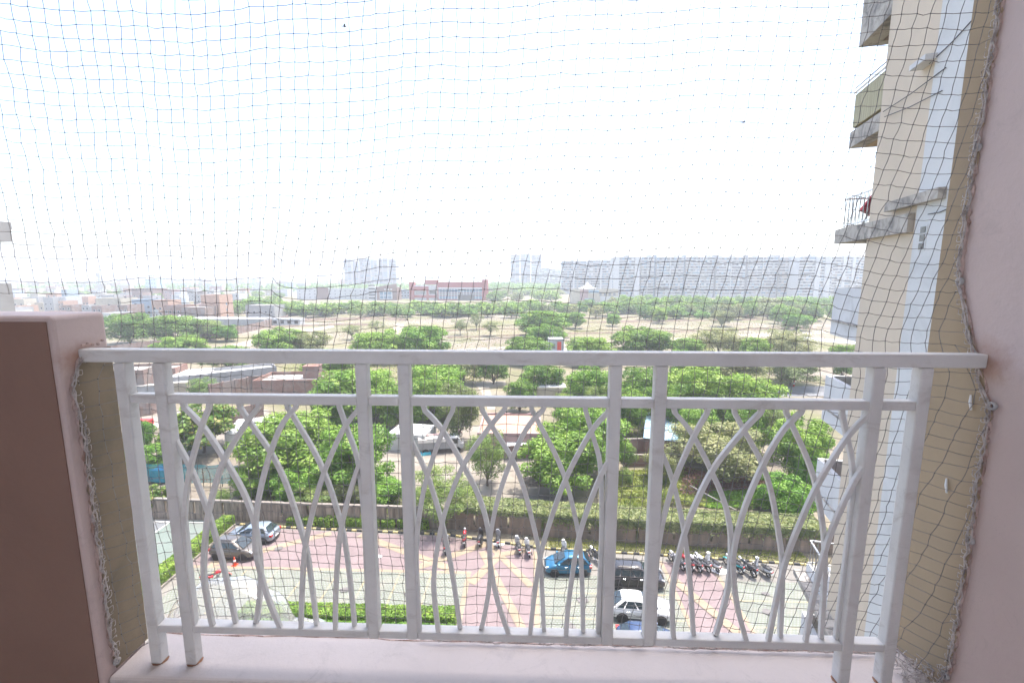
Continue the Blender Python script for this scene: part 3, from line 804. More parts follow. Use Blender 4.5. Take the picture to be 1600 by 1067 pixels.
belt(20, 460, 452, 6, 8.0, 26, ['dark', 'feather', 'neem'], '%s hazy tree from the left among the houses of the town', 'trees among the town houses', (16, 30))
belt(360, 470, 468, 6, 8.0, 12, ['neem', 'dark'], '%s hazy tree from the left between the grey shed and white school', 'trees by the grey shed', (20, 34))
for nm, a, n, h, y0, y1, x0, x1 in [('wood', 'far off hazy wood on the left skyline', 5000, 9, 620, 900, -900, -60), ('wood', 'far off hazy wood at the middle of the skyline', 3500, 10, 620, 1000, -80, 130), ('wood', 'very distant hazy wood along the whole horizon', 6000, 14, 1300, 2600, -2600, 2200)]:
    c = np.stack([rw.uniform(x0, x1, n), rw.uniform(y0, y1, n), rw.random(n) ** 0.6 * h], 1)
    tag(link_mesh(nm, quads(nm, c, rw.normal(size=(n, 3)) + np.array([0, 0, 0.6]), rw.uniform(1.5, 3.4, n) * (1.6 if y1 > 2000 else 1), M['dark_leaf'], rw, 0.7)), a, 'wood', kind='stuff')

# ================================================================== BUILDINGS
def paint(name, c, **k):
    k.setdefault('rough', 0.9); k.setdefault('var', 0.1); k.setdefault('scale', 0.8)
    d = k.pop('dirt', tuple(x * 0.62 for x in c))
    return mat(name, c, dirt=d, dscale=k.pop('dscale', 0.5), dthr=k.pop('dthr', (0.55, 0.8)), **k)
M['b_white'] = paint('white painted wall', (0.410, 0.410, 0.402))
M['b_cream'] = paint('cream painted wall', (0.361, 0.320, 0.246))
M['b_peach'] = paint('peach painted wall', (0.377, 0.238, 0.172))
M['b_grey'] = paint('grey cement wall', (0.27, 0.265, 0.26))
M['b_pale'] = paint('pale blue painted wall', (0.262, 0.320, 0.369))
M['b_pink'] = paint('pink painted wall', (0.328, 0.221, 0.209))
M['b_red'] = paint('red cladding', (0.271, 0.053, 0.045))
M['b_brown'] = paint('brown cladding', (0.172, 0.102, 0.078))
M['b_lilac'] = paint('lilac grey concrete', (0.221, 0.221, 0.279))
M['roof_conc'] = paint('sunlit flat roof', (0.295, 0.279, 0.254))
M['roof_white'] = paint('white sheet roof', (0.492, 0.492, 0.484))
M['roof_blue'] = mat('pale blue sheet roof', (0.246, 0.369, 0.451), 0.5, 0.1, 1.0, dirt=(0.344, 0.385, 0.410), dscale=0.5)
M['win_dark'] = glass_mat('dark window', (0.03, 0.032, 0.035), 0.2)
M['win_blue'] = glass_mat('blue window', (0.098, 0.180, 0.246), 0.15)
M['win_grey'] = mat('curtained window', (0.164, 0.164, 0.164), 0.5, 0.2, 0.5)
M['win_tan'] = mat('tan screened window', (0.221, 0.176, 0.148), 0.6, 0.2, 0.5)
M['frame_white'] = mat('white frame', (0.451, 0.451, 0.447), 0.6, 0.05, 2)
M['brick_red'] = brick_mat('red brick', (0.180, 0.074, 0.049), (0.230, 0.102, 0.070), mortar=(0.230, 0.205, 0.180))
M['brick_plain'] = brick_mat('dull brick with plaster patches', (0.164, 0.086, 0.066), (0.213, 0.123, 0.094), mortar=(0.205, 0.180, 0.156), plaster=(0.213, 0.176, 0.156))
M['steel'] = mat('galvanised steel', (0.328, 0.328, 0.328), 0.45, 0.1, 3, metal=0.7)

WIN = {}
def window_mesh(w, h, pm):
    key = (round(w, 2), round(h, 2), pm)
    if key not in WIN:
        b = MB()
        f = min(0.12, w * 0.12)
        b.box(-w / 2, w / 2, -0.06, 0.0, -h / 2, h / 2, 0)
        WIN[key] = (b.mesh('window', M['frame_white']), MB().box(-w / 2 + f, w / 2 - f, -0.08, -0.065, -h / 2 + f, h / 2 - f).mesh('pane', M[pm]))
    return WIN[key]

def windows(root, w, d, h, rows, cols, ww, wh, z0=1.5, dz=3.0, faces='f', pm='win_dark', pane=True, x0=None, x1=None):
    fr, pn = window_mesh(ww, wh, pm)
    for face in faces:
        span = w if face in 'fb' else d
        for i in range(rows):
            for k in range(cols):
                u = -span / 2 + span * (k + 0.5) / cols
                if face == 'f': loc, a = (u, -d / 2, z0 + dz * i), 0
                elif face == 'r': loc, a = (w / 2, u, z0 + dz * i), math.pi / 2
                else: loc, a = (-w / 2, u, z0 + dz * i), -math.pi / 2
                o = link_mesh('window', fr, root, loc); o.rotation_euler.z = a
                if pane: link_mesh('pane', pn, o)

def house(label, x, y, w, d, h, rz=0.0, wall='b_white', roof='roof_conc', par=0.7, cat='house', group=None, name='house', win=None, tank=False, stair=None):
    root = empty(name, (x, y, 0), rz, label, cat, group)
    MB().box(-w / 2, w / 2, -d / 2, d / 2, 0, h).build('wall', M[wall], root, fix=False)
    MB().box(-w / 2 + 0.26, w / 2 - 0.26, -d / 2 + 0.26, d / 2 - 0.26, h + 0.004, h + 0.08).build('roof', M[roof], root, fix=False)
    if par:
        t = 0.25
        p = MB().box(-w / 2, w / 2, -d / 2, -d / 2 + t, h + 0.002, h + par).box(-w / 2, w / 2, d / 2 - t, d / 2, h + 0.002, h + par)
        p.box(-w / 2, -w / 2 + t, -d / 2 + t + .002, d / 2 - t - .002, h + 0.002, h + par - .003).box(w / 2 - t, w / 2, -d / 2 + t + .002, d / 2 - t - .002, h + 0.002, h + par - .003)
        p.build('parapet', M[wall], root, fix=False)
    if stair:
        sx, sy, sw, sd, sh = stair
        MB().box(sx - sw / 2, sx + sw / 2, sy - sd / 2, sy + sd / 2, h + 0.09, h + sh).box(sx - sw / 2 - .1, sx + sw / 2 + .1, sy - sd / 2 - .1, sy + sd / 2 + .1, h + sh + .003, h + sh + .15).build('stair_head', M[wall], root, fix=False)
    if tank:
        MB().lathe([(0.5, h + 0.1), (0.55, h + 0.3), (0.55, h + 1.1), (0.3, h + 1.35), (0.12, h + 1.4)], 12, c=(w * 0.28, d * 0.1, 0)).build('water_tank', M['black_plastic' if rdt.random() < 0.5 else 'white_plastic'], root)
    if win: windows(root, w, d, h, *win)
    return root

def px_house(label, x0, x1, ytop, Y, d, **k):
    """front face measured on the photograph at distance Y"""
    a, b = aty(x0, ytop, Y), aty(x1, ytop, Y)
    par = k.get('par', 0.7)
    return house(label, (a.x + b.x) / 2, Y + d / 2, b.x - a.x, d, max(2.2, a.z - par), **k)

# --- long brick wall with piers beside the field
def brick_wall(label, pts, h, m, name='brick_wall', t=0.25, pier=4.0):
    root = empty(name, (pts[0].x, pts[0].y, 0), 0, label, 'wall')
    w, p = MB(), []
    for a, b in zip(pts[:-1], pts[1:]):
        L = (b - a).length; an = math.atan2(b.y - a.y, b.x - a.x)
        def xf(x, y, z, a=a, an=an): return (a.x - pts[0].x + x * math.cos(an) - y * math.sin(an), a.y - pts[0].y + x * math.sin(an) + y * math.cos(an), z)
        w.xf = xf; w.box(0, L, -t / 2, t / 2, 0, h)
        for k in range(int(L / pier) + 1):
            MB(xf).box(k * pier - 0.2, k * pier + 0.2, -0.22, 0.22, 0, h + 0.12).build('pier', m, root, fix=False)
    w.build('wall', m, root, fix=False)
    return root
brick_wall('long dull red brick wall running along the left of the field', [at(170, 541, 3), at(240, 532, 3), at(318, 521, 3), at(400, 505, 3), at(450, 492, 3)], 3.0, M['brick_plain'])
# --- the yard of brick sheds at left
house('tall brick house with grey plastered base behind the first railing post', *at(195, 622).xy, 11.5, 7, 5.6, R(12), 'brick_plain', par=0.6)
house('grey plastered lean-to below the tall brick house', *(at(212, 628).xy), 9.0, 2.2, 3.2, R(12), 'b_grey', par=0)
house('plain red brick block beside the second railing post', *at(266, 606).xy, 5.2, 5, 4.4, R(12), 'brick_red', par=0.4)
house('grey shed with a white roof in the middle of the brick yard', *at(304, 606).xy, 7.0, 8, 3.4, R(24), 'b_grey', 'roof_white', par=0, win=(1, 2, 0.9, 1.0, 1.9, 3, 'f'))
house('low white roofed shed in front of the grey shed', *at(276, 614).xy, 5.6, 3.0, 2.4, R(12), 'b_cream', 'roof_white', par=0)
house('long white roofed shed with a grey cement parapet behind the brick wall', *at(372, 600).xy, 15, 6, 2.9, R(38), 'b_grey', 'roof_white', par=0.7)
brick_wall('brick wall with cement piers beside the long white roofed shed', [at(330, 628), at(392, 614), at(420, 610)], 3.4, M['brick_plain'], pier=2.4)
brick_wall('low brick yard wall behind the almond like tree', [at(300, 668), at(365, 660), at(412, 650)], 2.4, M['brick_plain'], pier=3)
brick_wall('brick compound wall at the left edge behind the small tree', [at(196, 655), at(236, 648), at(262, 640)], 2.6, M['brick_plain'], pier=3)
house('small cream walled shed beside the red crate', *at(222, 694).xy, 4.6, 4, 2.4, R(6), 'b_cream', 'roof_conc', par=0)
house('white roofed shed between the almond like tree and the big tree', *at(398, 690).xy, 5.6, 7, 2.6, R(20), 'b_white', 'roof_white', par=0)
cr = empty('crate', tuple(at(224, 668)), R(8), 'bright red metal crate in the left yard', 'crate')
MB().box(-1.2, 1.2, -0.7, 0.7, 0.1, 1.3).build('body', mat('red metal', (0.5, 0.03, 0.03), 0.5, 0.15, 2), cr, bevel=0.03)
for k in range(5): MB().box(-1.22, 1.22, -0.74, -0.71, 0.2 + k * 0.22, 0.26 + k * 0.22).build('rib', M['b_red'], cr)
dish = empty('satellite_dish', tuple(at(200, 609, 4.4)), R(20), 'white satellite dish on the roof edge of the lean-to', 'dish')
MB().lathe([(0.05, 0.0), (0.3, -0.05), (0.5, -0.16), (0.52, -0.2), (0.5, -0.18), (0.3, -0.07), (0.02, -0.03)], 16, 'y').build('bowl', M['white_plastic'], dish, smooth=True)
MB().tube([(0, 0.02, 0), (0, 0.15, -0.7)], 0.03, 6).build('mast', M['steel'], dish)
# brick house with stair head
h0 = at(446, 628)
house('flat roofed brick house with a square stair head', h0.x, h0.y + 4, 12.5, 8, 3.6, R(6), 'brick_red', par=0.7, stair=(3.2, 1.0, 3.0, 2.4, 2.4))
# white roofed hut behind the railing
hh = at(862, 628)
house('beige hut with a bright white flat roof among the mid trees', hh.x, hh.y + 2, 5.6, 4, 2.8, 0, 'b_cream', 'roof_white', par=0)
# pink flat roofed house and sheds round the yard
pr = at(796, 682, 3.0)
house('low house with a wide pinkish flat roof behind the earth yard', pr.x, pr.y + 4.8, 8.6, 9.0, 3.0, R(0), 'b_pink', 'b_peach', par=0.35)
sh = at(640, 676, 2.6)
house('white roofed shed beside the truck in the earth yard', sh.x, sh.y + 1.5, 5.4, 4.6, 2.6, R(-8), 'b_white', 'roof_white', par=0)
def sheet_roof(label, c, w, d, z, rz, m, posts=True, tilt=0.0, name='open_shed', dark=False):
    root = empty(name, (c.x, c.y, 0), rz, label, 'shed')
    vs, fs = [], []
    n = 24
    for i in range(n + 1):
        x = -w / 2 + w * i / n; zz_ = z + (0.04 if i % 2 else 0.0)
        vs += [(x, -d / 2, zz_ - tilt), (x, d / 2, zz_ + tilt)]
    for i in range(n): fs.append((2 * i, 2 * i + 2, 2 * i + 3, 2 * i + 1))
    o = MB().add(vs, fs).build('roof_sheet', m, root)
    so = o.modifiers.new('t', 'SOLIDIFY'); so.thickness = 0.03
    for sx in (-1, 1):
        for sy in (-1, 1):
            MB().box(sx * (w / 2 - .2) - .06, sx * (w / 2 - .2) + .06, sy * (d / 2 - .2) - .06, sy * (d / 2 - .2) + .06, 0, z + sy * tilt - 0.03).build('post', M['bark'], root)
    return root
r1 = sheet_roof('long pale blue corrugated sheet roof behind the brick enclosure', at(1034, 664, 3.0), 4.6, 11.5, 3.0, R(-16), M['roof_blue'], tilt=0.15)
MB().box(-2.2, 2.2, -5.6, -5.4, 0, 2.7).box(-2.2, -2.0, -5.39, 5.4, 0, 2.7).box(2.0, 2.2, -5.39, 5.4, 0, 2.7).build('brick_side', M['brick_red'], r1)
brick_wall('low brick kerb wall right of the pale blue roof', [at(1036, 642), at(1062, 668), at(1076, 690)], 1.0, M['brick_plain'], pier=50)
be = at(1012, 728)
enc = empty('brick_enclosure', (be.x, be.y, 0), R(3), 'open brick enclosure standing in the weeds', 'enclosure')
MB().box(-2.6, 4.2, -0.12, 0.12, 0, 1.5).box(-2.6, 4.2, 3.6, 3.85, 0, 2.3).box(-2.6, -2.36, 0.125, 3.595, 0, 1.9).box(3.96, 4.2, 0.125, 3.595, 0, 1.9).build('wall', M['brick_red'], enc)
for x in (-2.6, 0.7, 4.2): MB().box(x - 0.16, x + 0.16, -0.2, -0.125, 0, 1.55).build('pier', M['coping'], enc)
MB().box(-2.7, 4.3, -0.18, 0.16, 1.503, 1.58).build('coping', M['coping'], enc)
s2 = sheet_roof('open shed with a sagging white sheet roof and dark inside', at(812, 720) + Vector((0, 1.4, 0)), 3.6, 2.6, 2.1, R(10), M['roof_white'])
MB().box(-1.6, 1.6, 1.0, 1.1, 0, 1.9).build('back_wall', M['black_plastic'], s2)  # black wall puts the shade inside the open shed into its colour
sheet_roof('low grey roofed shelter tucked under the rounded tree', at(850, 786) + Vector((0, 1.5, 0)), 4.4, 2.4, 1.7, R(2), M['wall_brown'])
sheet_roof('tin roofed shelter in the shade under the big round tree', at(452, 748) + Vector((0, 1.5, 0)), 4.6, 3.0, 2.2, R(14), M['steel'])
# timber pole in the weeds, leaning
lp = at(1158, 806)
pl = empty('timber_pole', (lp.x, lp.y, 0), R(30), 'pale leaning timber pole in the weeds at right', 'pole')
MB().tube([(0, 0, 0.3), (-4.6, 2.6, 3.2)], [0.1, 0.06], 7).build('shaft', M['pale_stone'], pl)
# white and red little tower in the field edge
tw = at(868, 556)
tr_ = empty('roof_tower', (tw.x, tw.y, 0), R(4), 'small white tower with a red banner and two antennas among the trees', 'tower')
MB().box(-2.2, 2.2, -2, 2, 0, 5.4).box(-3.0, 3.6, -2.6, 2.6, 1.2, 1.9).build('wall', M['b_white'], tr_)
MB().box(0.2, 1.4, -2.08, -2.01, 1.95, 4.6).build('red_banner', mat('red banner', (0.6, 0.06, 0.03), 0.7, 0.15, 1), tr_)
MB().box(-1.5, -0.4, -2.06, -2.01, 2.6, 4.0).build('window', M['win_grey'], tr_)
for x in (-1.8, -0.9): MB().tube([(x, 0, 5.4), (x, 0, 8.2)], 0.06, 6).build('antenna', M['steel'], tr_)
# concrete road barrier post seen beyond the bright crowns
bp = at(1240, 604)
rb = empty('marker_post', (bp.x, bp.y, 0), 0, 'red and white marker post beside the pale road', 'post')
MB().lathe([(0.16, 0), (0.16, 0.5)], 10).lathe([(0.12, 1.0), (0.12, 1.5)], 10).build('red_band', M['red_lamp'], rb)
MB().lathe([(0.14, 0.5), (0.14, 1.0)], 10).build('white_band', M['b_white'], rb)

# --- far public buildings
def block(root, nm, x0, x1, y0, y1, z0, z1, m): return MB().box(x0, x1, y0, y1, z0, z1).build(nm, M[m], root, fix=False)
sc = px_house('long low white school with small square windows', 463, 576, 451, 452, 14, wall='b_white', par=0.8, cat='school', name='school')
w_ = 113 / FPX * 455
windows(sc, w_, 14, 10, 3, 14, 1.6, 1.4, 2.2, 3.2, 'f', 'win_grey')
block(sc, 'brown_panel', -16, -4, -7.4, -7.02, 0, 12, 'b_brown')
block(sc, 'roof_room', -w_ / 2 + 0.5, -w_ / 2 + 9, -6, 4, 13.6, 16, 'b_white')
hb = px_house('brown hall with a sloping parapet, a louvred white stair and a big window grid', 588, 620, 449, 440, 16, wall='b_brown', par=0.6, cat='hall', name='hall')
hw = 32 / FPX * 445
a0 = aty(600, 449, 440).z
MB().add([(-hw / 2, -8.3, a0), (hw / 2, -8.3, a0), (hw / 2, -8.3, a0 + 3.6), (-hw / 2, -8.3, a0 + 0.3), (-hw / 2, -7.7, a0), (hw / 2, -7.7, a0), (hw / 2, -7.7, a0 + 3.6), (-hw / 2, -7.7, a0 + 0.3)],
         [(3, 2, 1, 0), (4, 5, 6, 7), (0, 1, 5, 4), (1, 2, 6, 5), (2, 3, 7, 6), (3, 0, 4, 7)]).build('sloping_parapet', M['b_brown'], hb)
block(hb, 'stair_tower', -hw / 2 - 8.4, -hw / 2 - 0.05, -8.2, 6, 0, a0 + 0.6, 'b_white')
for k in range(5): block(hb, 'louvre', -hw / 2 - 7.6, -hw / 2 - 1.4, -8.5, -8.21, 1.5 + k * 3.0, 2.9 + k * 3.0, 'win_dark')
block(hb, 'window', -hw / 2 + 3, hw / 2 - 4.6, -8.3, -8.01, 1.0, 8.6, 'frame_white')
for i in range(3):
    for j in range(2):
        x = -hw / 2 + 3.4 + i * (hw - 8.2) / 3
        block(hb, 'pane', x, x + (hw - 8.2) / 3 - 0.6, -8.36, -8.31, 1.5 + j * 3.6, 4.5 + j * 3.6, 'win_blue')
for k in range(3): block(hb, 'small_window', -2.5 + k * 3, -0.7 + k * 3, -8.15, -8.02, 10.0, 11.2, 'frame_white')
rc = px_house('white and red stepped college block with open galleries', 641, 681, 446, 445, 16, wall='b_white', par=0.8, cat='college', name='college')
cw = 40 / FPX * 450
block(rc, 'red_pier', -cw / 2 - 1.0, -cw / 2 + 4.0, -8.6, -2, 0, 17.4, 'b_red'); block(rc, 'red_beam', -cw / 2 + 4.05, 3, -8.5, -6.5, 9.2, 13.2, 'b_red')
block(rc, 'red_beam', -cw / 2 + 4.05, cw / 2, -8.5, -6.5, 2.2, 5.0, 'b_red'); block(rc, 'red_fin', 3.1, 5.4, -8.7, -6, 0, 13.4, 'b_red')
block(rc, 'gallery', -cw / 2 + 5, 2.4, -8.1, -8.02, 5.6, 8.6, 'win_grey'); block(rc, 'gallery', 6, cw / 2 - 0.6, -8.1, -8.02, 6.0, 9.6, 'win_dark')
block(rc, 'roof_beam', 1, 13, -4, 4, 15.0, 19.4, 'b_red')
rd_ = px_house('large red topped college block with a long glazed front', 683, 760, 441, 440, 18, wall='b_red', par=0.8, cat='college', name='college')
dw = 77 / FPX * 446; dtop = aty(700, 441, 440).z
block(rd_, 'end_pier', dw / 2 - 4.5, dw / 2 + 0.8, -9.6, 0, 0, dtop + 2.4, 'b_red')
block(rd_, 'white_band', -dw / 2 + 1.4, dw / 2 - 4.6, -9.4, -9.02, 11.2, 12.4, 'frame_white')
for k in range(3): block(rd_, 'glass_band', -dw / 2 + 1.4, dw / 2 - 4.6, -9.3, -9.02, 1.4 + k * 3.3, 4.2 + k * 3.3, 'win_blue' if k != 1 else 'win_grey')
for k in range(14): block(rd_, 'mullion', -dw / 2 + 2 + k * (dw - 7) / 14, -dw / 2 + 2.35 + k * (dw - 7) / 14, -9.42, -9.31, 1.2, 11.1, 'frame_white')
block(rd_, 'dark_entrance', -4, 12, -9.6, -9.43, 0, 5.4, 'win_dark')
px_house('small white hall between the brown hall and the red college', 621, 640, 453, 470, 12, wall='b_pale', par=0.5, cat='hall', name='hall', win=(2, 4, 1.6, 1.6, 3, 3.4, 'f'))
# tent roofed building
tb = px_house('beige building with a white peaked tent roof', 893, 966, 452, 400, 16, wall='b_cream', par=0.7, cat='building', name='tent_roofed_building')
tw2 = 73 / FPX * 405; tz = aty(920, 452, 400).z
block(tb, 'pink_pier', -tw2 / 2 + 8, -tw2 / 2 + 15, -8.6, -6, 0, tz - 0.2, 'b_pink'); block(tb, 'teal_band', -tw2 / 2 + 15.5, 3.6, -8.4, -8.02, tz - 3.2, tz - 1.0, 'roof_blue')
block(tb, 'blue_board', -tw2 / 2 + 12, -tw2 / 2 + 20, -9.4, -9.2, 1.2, 4.4, 'b_pale')
for k in range(4): block(tb, 'window', 4 + k * 4, 6 + k * 4, -8.2, -8.02, 6.5, 9.0, 'win_grey')
block(tb, 'white_wing', 5, tw2 / 2 + 0.6, -8.9, -8.25, 0, 6, 'b_white')
cx0 = -tw2 / 2 + 15
MB().loft([[(cx0 + r_ * math.cos(a), -2 + r_ * 0.8 * math.sin(a), z) for a in [k * math.pi / 6 for k in range(12)]] for r_, z in [(8.2, tz + 0.6), (5.0, tz + 1.6), (2.4, tz + 3.4), (0.9, tz + 5.2), (0.12, tz + 6.4)]]).build('tent_roof', M['roof_white'], tb)
for k in range(6): MB().tube([(cx0 + 7 * math.cos(k * 1.05), -2 + 5.6 * math.sin(k * 1.05), tz - 0.6), (cx0 + 7 * math.cos(k * 1.05), -2 + 5.6 * math.sin(k * 1.05), tz + 1)], 0.15, 6).build('tent_post', M['steel'], tb)
px_house('tiny white shed at the far right edge of the field', 1166, 1185, 491, 290, 5, wall='b_white', par=0.3, cat='shed', name='shed')
px_house('white framed open stand at the far right of the field', 1185, 1202, 486, 292, 5, wall='b_white', par=0.3, cat='shed', name='shed', win=(1, 3, 1.5, 2.2, 2.0, 3, 'f'))

# --- apartment towers
GL = [M['win_dark'], M['win_grey'], M['win_blue'], M['win_tan'], M['b_white']]
def tower(label, x0, x1, ytop, Y, d=18, fh=3.05, group=None, cell=2.4, slab='b_white', core='b_white', fins=None, band=0.95, roofbits=True, seed=0, cat='apartment tower', name='apartment_tower', weights=(9, 6, 4, 2, 1)):
    a, b = aty(x0, ytop, Y), aty(x1, ytop, Y)
    w = b.x - a.x; H_ = a.z; rd = random.Random(seed)
    root = empty(name, ((a.x + b.x) / 2, Y + d / 2, 0), 0, label, cat, group)
    MB().box(-w / 2, w / 2, -d / 2, d / 2, 0, H_).build('wall', M[core], root, fix=False)
    nf = int(H_ / fh)
    sl = MB().box(-w / 2 - 0.1, w / 2 + 0.1, -d / 2 - 1.3, -d / 2 - 0.02, 0, band).mesh('balcony_band', M[slab])
    gl = MB()
    for k in range(nf):
        z = H_ - (k + 1) * fh
        if z < 2: break
        link_mesh('balcony_band', sl, root, (0, 0, z))
        n = max(2, int(w / cell))
        for i in range(n):
            xx = -w / 2 + w * i / n
            gl.box(xx + 0.05, xx + w / n - 0.05, -d / 2 - 0.3 - 0.5 * rd.random(), -d / 2 - 0.03, z + band + 0.02, z + fh - 0.08, rd.choices(range(5), weights)[0])
    o = gl.build('glazing', GL, root, fix=False); o['kind'] = 'stuff'
    if fins:
        for u, fw_, fm in fins:
            MB().box(-w / 2 + u * w - fw_ / 2, -w / 2 + u * w + fw_ / 2, -d / 2 - 1.7, -d / 2 - 0.015, 0, H_ + 0.6).build('fin', M[fm], root, fix=False)
    if roofbits:
        for k in range(max(1, int(w / 14))):
            q = rd.uniform(-0.4, 0.4) * w
            MB().box(q - 2.2, q + 2.2, -3, 3, H_, H_ + rd.uniform(1.6, 3.4)).build('roof_room', M[core], root, fix=False)
        MB().box(-w / 2, w / 2, -d / 2 - 0.3, -d / 2 - 0.02, H_, H_ + 0.9).build('parapet', M[core], root, fix=False)
    return root
AP = 'long apartment row'
names = ['first', 'second', 'third', 'fourth', 'fifth', 'sixth']
xs = [1000, 1024, 1070, 1118, 1167, 1217, 1249]
for k in range(6):
    tower('%s tower of the long apartment row counted from its left end' % names[k], xs[k] + 2.6, xs[k + 1] - 1.6, 402.5 + (0.6 if k % 2 else 0), 505, group=AP, seed=k, fins=[(0.5, 0.5, 'frame_white')])
for k in range(5):
    x = xs[k + 1]
    a, b = aty(x - 1.4, 400, 508), aty(x + 2.4, 400, 508)
    c_ = empty('lift_core', ((a.x + b.x) / 2, 512, 0), 0, 'dark recessed lift core between the %s and %s towers of the long row' % (names[k], names[k + 1]), 'lift core', 'lift cores of the long apartment row')
    MB().box(-(b.x - a.x) / 2, (b.x - a.x) / 2, -4, 4, 0, a.z + 0.8).build('shaft', M['win_blue'] if k < 2 else M['win_grey'], c_, fix=False)
    for j in range(15): MB().box(-(b.x - a.x) / 2 - 0.02, (b.x - a.x) / 2 + 0.02, -4.2, -4.02, 1 + j * 3.05, 1.7 + j * 3.05).build('landing', M['b_lilac'], c_, fix=False)
tower('narrow tower with white shafts at the left end of the long apartment row', 958, 1001, 403, 500, group=AP, seed=11, fins=[(0.12, 6, 'b_white'), (0.88, 5, 'b_white')])
tower('hazy bluish apartment slab left of the white shafts', 918, 957, 408, 585, seed=12, group='rear apartment slabs', fins=[(0.55, 2.0, 'b_white')])
tower('hazy apartment slab at the far left of the apartments', 878, 916, 409, 600, seed=13, group='rear apartment slabs', fins=[(0.5, 2.0, 'b_white')])
tower('white apartment tower with two broad shafts right of the long row', 1250, 1302, 402, 480, seed=14, group='right hand apartment towers', fins=[(0.55, 5, 'b_white'), (0.85, 6, 'b_white')])
tower('apartment tower half hidden by the white parapet of the right wing', 1303, 1345, 402, 520, seed=15, group='right hand apartment towers', fins=[(0.4, 3, 'b_white'), (0.75, 3, 'b_white')])
tower('apartment tower behind the edge of the right wing', 1346, 1400, 403, 530, seed=16, group='right hand apartment towers')
for k, (x0, x1, yt) in enumerate([(537, 548, 405), (549, 559, 408), (560, 578, 404), (579, 589, 406), (590, 605, 404), (606, 618, 405)]):
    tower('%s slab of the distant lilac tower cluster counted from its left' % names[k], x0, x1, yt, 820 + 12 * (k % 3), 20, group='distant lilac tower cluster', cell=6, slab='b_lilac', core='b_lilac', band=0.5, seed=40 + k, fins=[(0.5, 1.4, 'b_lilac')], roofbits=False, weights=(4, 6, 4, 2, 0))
for k, (x0, x1, yt, Y) in enumerate([(798, 812, 398, 900), (813, 829, 397, 905), (830, 846, 398, 915)]):
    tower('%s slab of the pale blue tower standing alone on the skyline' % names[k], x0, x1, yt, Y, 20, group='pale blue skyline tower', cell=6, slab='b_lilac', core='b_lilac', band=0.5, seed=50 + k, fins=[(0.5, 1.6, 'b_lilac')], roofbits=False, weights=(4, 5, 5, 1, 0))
for k, (x0, x1, yt, Y) in enumerate([(831, 842, 415, 880), (843, 858, 419, 860), (859, 876, 421, 850)]):
    tower('%s of three faint white towers right of the pale blue tower' % names[k], x0, x1, yt, Y, 16, group='faint white towers', cell=4, seed=60 + k, roofbits=False)

# --- the town at left: every house its own object
px_house('tall peach house with a pale blue side at the town edge', 313, 342, 461, 236, 11, wall='b_peach', par=0.5, win=(3, 1, 1.2, 1.4, 2.4, 3.2, 'r', 'win_blue'))
px_house('brick house with dark arched openings left of the peach house', 256, 287, 477, 232, 9, wall='brick_red', par=0.6, win=(2, 5, 1.3, 1.5, 2.0, 3.0, 'f'))
px_house('long dull brick shed in front of the peach house', 282, 320, 480, 228, 8, wall='brick_plain', par=0.3)
px_house('long grey cement building right of the peach house', 383, 428, 477, 250, 12, wall='b_grey', par=0.5, win=(1, 5, 1.4, 1.2, 3.6, 3, 'f'))
px_house('long white roofed warehouse beyond the brick wall', 282, 412, 498, 216, 8, wall='b_grey', roof='roof_white', par=0)
px_house('white roofed stall with a blue drum at the field corner', 424, 468, 498, 216, 5, wall='b_white', roof='roof_white', par=0, win=(1, 4, 2.0, 1.8, 1.6, 3, 'f'))
db = at(437, 507); dr = empty('drum', (db.x, db.y - 2, 0), 0, 'bright blue drum beside the white roofed stall', 'drum')
MB().lathe([(1.1, 0), (1.2, 0.4), (1.2, 1.9), (0.8, 2.4), (0.2, 2.5)], 14).build('body', mat('blue plastic', (0.02, 0.22, 0.6), 0.4, 0.1, 3), dr)
px_house('wide dark red brick mill in the middle of the town', 205, 238, 451, 420, 18, wall='b_brown', par=0.5, win=(3, 6, 2.0, 1.6, 3, 4, 'f'))
px_house('pale blue office block above the town', 226, 243, 436, 620, 16, wall='roof_blue', par=0.5, win=(4, 4, 2.6, 2, 8, 5, 'f', 'win_blue'))
px_house('wide cream house with a dark door in the town', 149, 188, 466, 262, 12, wall='b_cream', par=0.6, win=(2, 4, 1.4, 1.6, 2.6, 3.2, 'f'), tank=True)
px_house('pale blue painted house right of the wide cream house', 205, 236, 468, 258, 10, wall='b_pale', par=0.6, win=(2, 3, 1.6, 1.4, 2.6, 3.2, 'f'))
px_house('salmon house beside the pale blue painted house', 236, 262, 469, 250, 10, wall='b_peach', par=0.6, win=(2, 3, 1.2, 1.4, 2.4, 3.0, 'f'))
px_house('narrow tall blue and grey house standing above its neighbours', 95, 104, 453, 330, 9, wall='b_pale', par=0.5, win=(4, 2, 1.4, 1.8, 3, 3.2, 'f', 'win_blue'))
random.seed(8)
wl = [('white', 'b_white', 5), ('cream', 'b_cream', 4), ('peach', 'b_peach', 3), ('grey', 'b_grey', 4), ('pale blue', 'b_pale', 2), ('pink', 'b_pink', 2), ('brick', 'brick_plain', 4)]
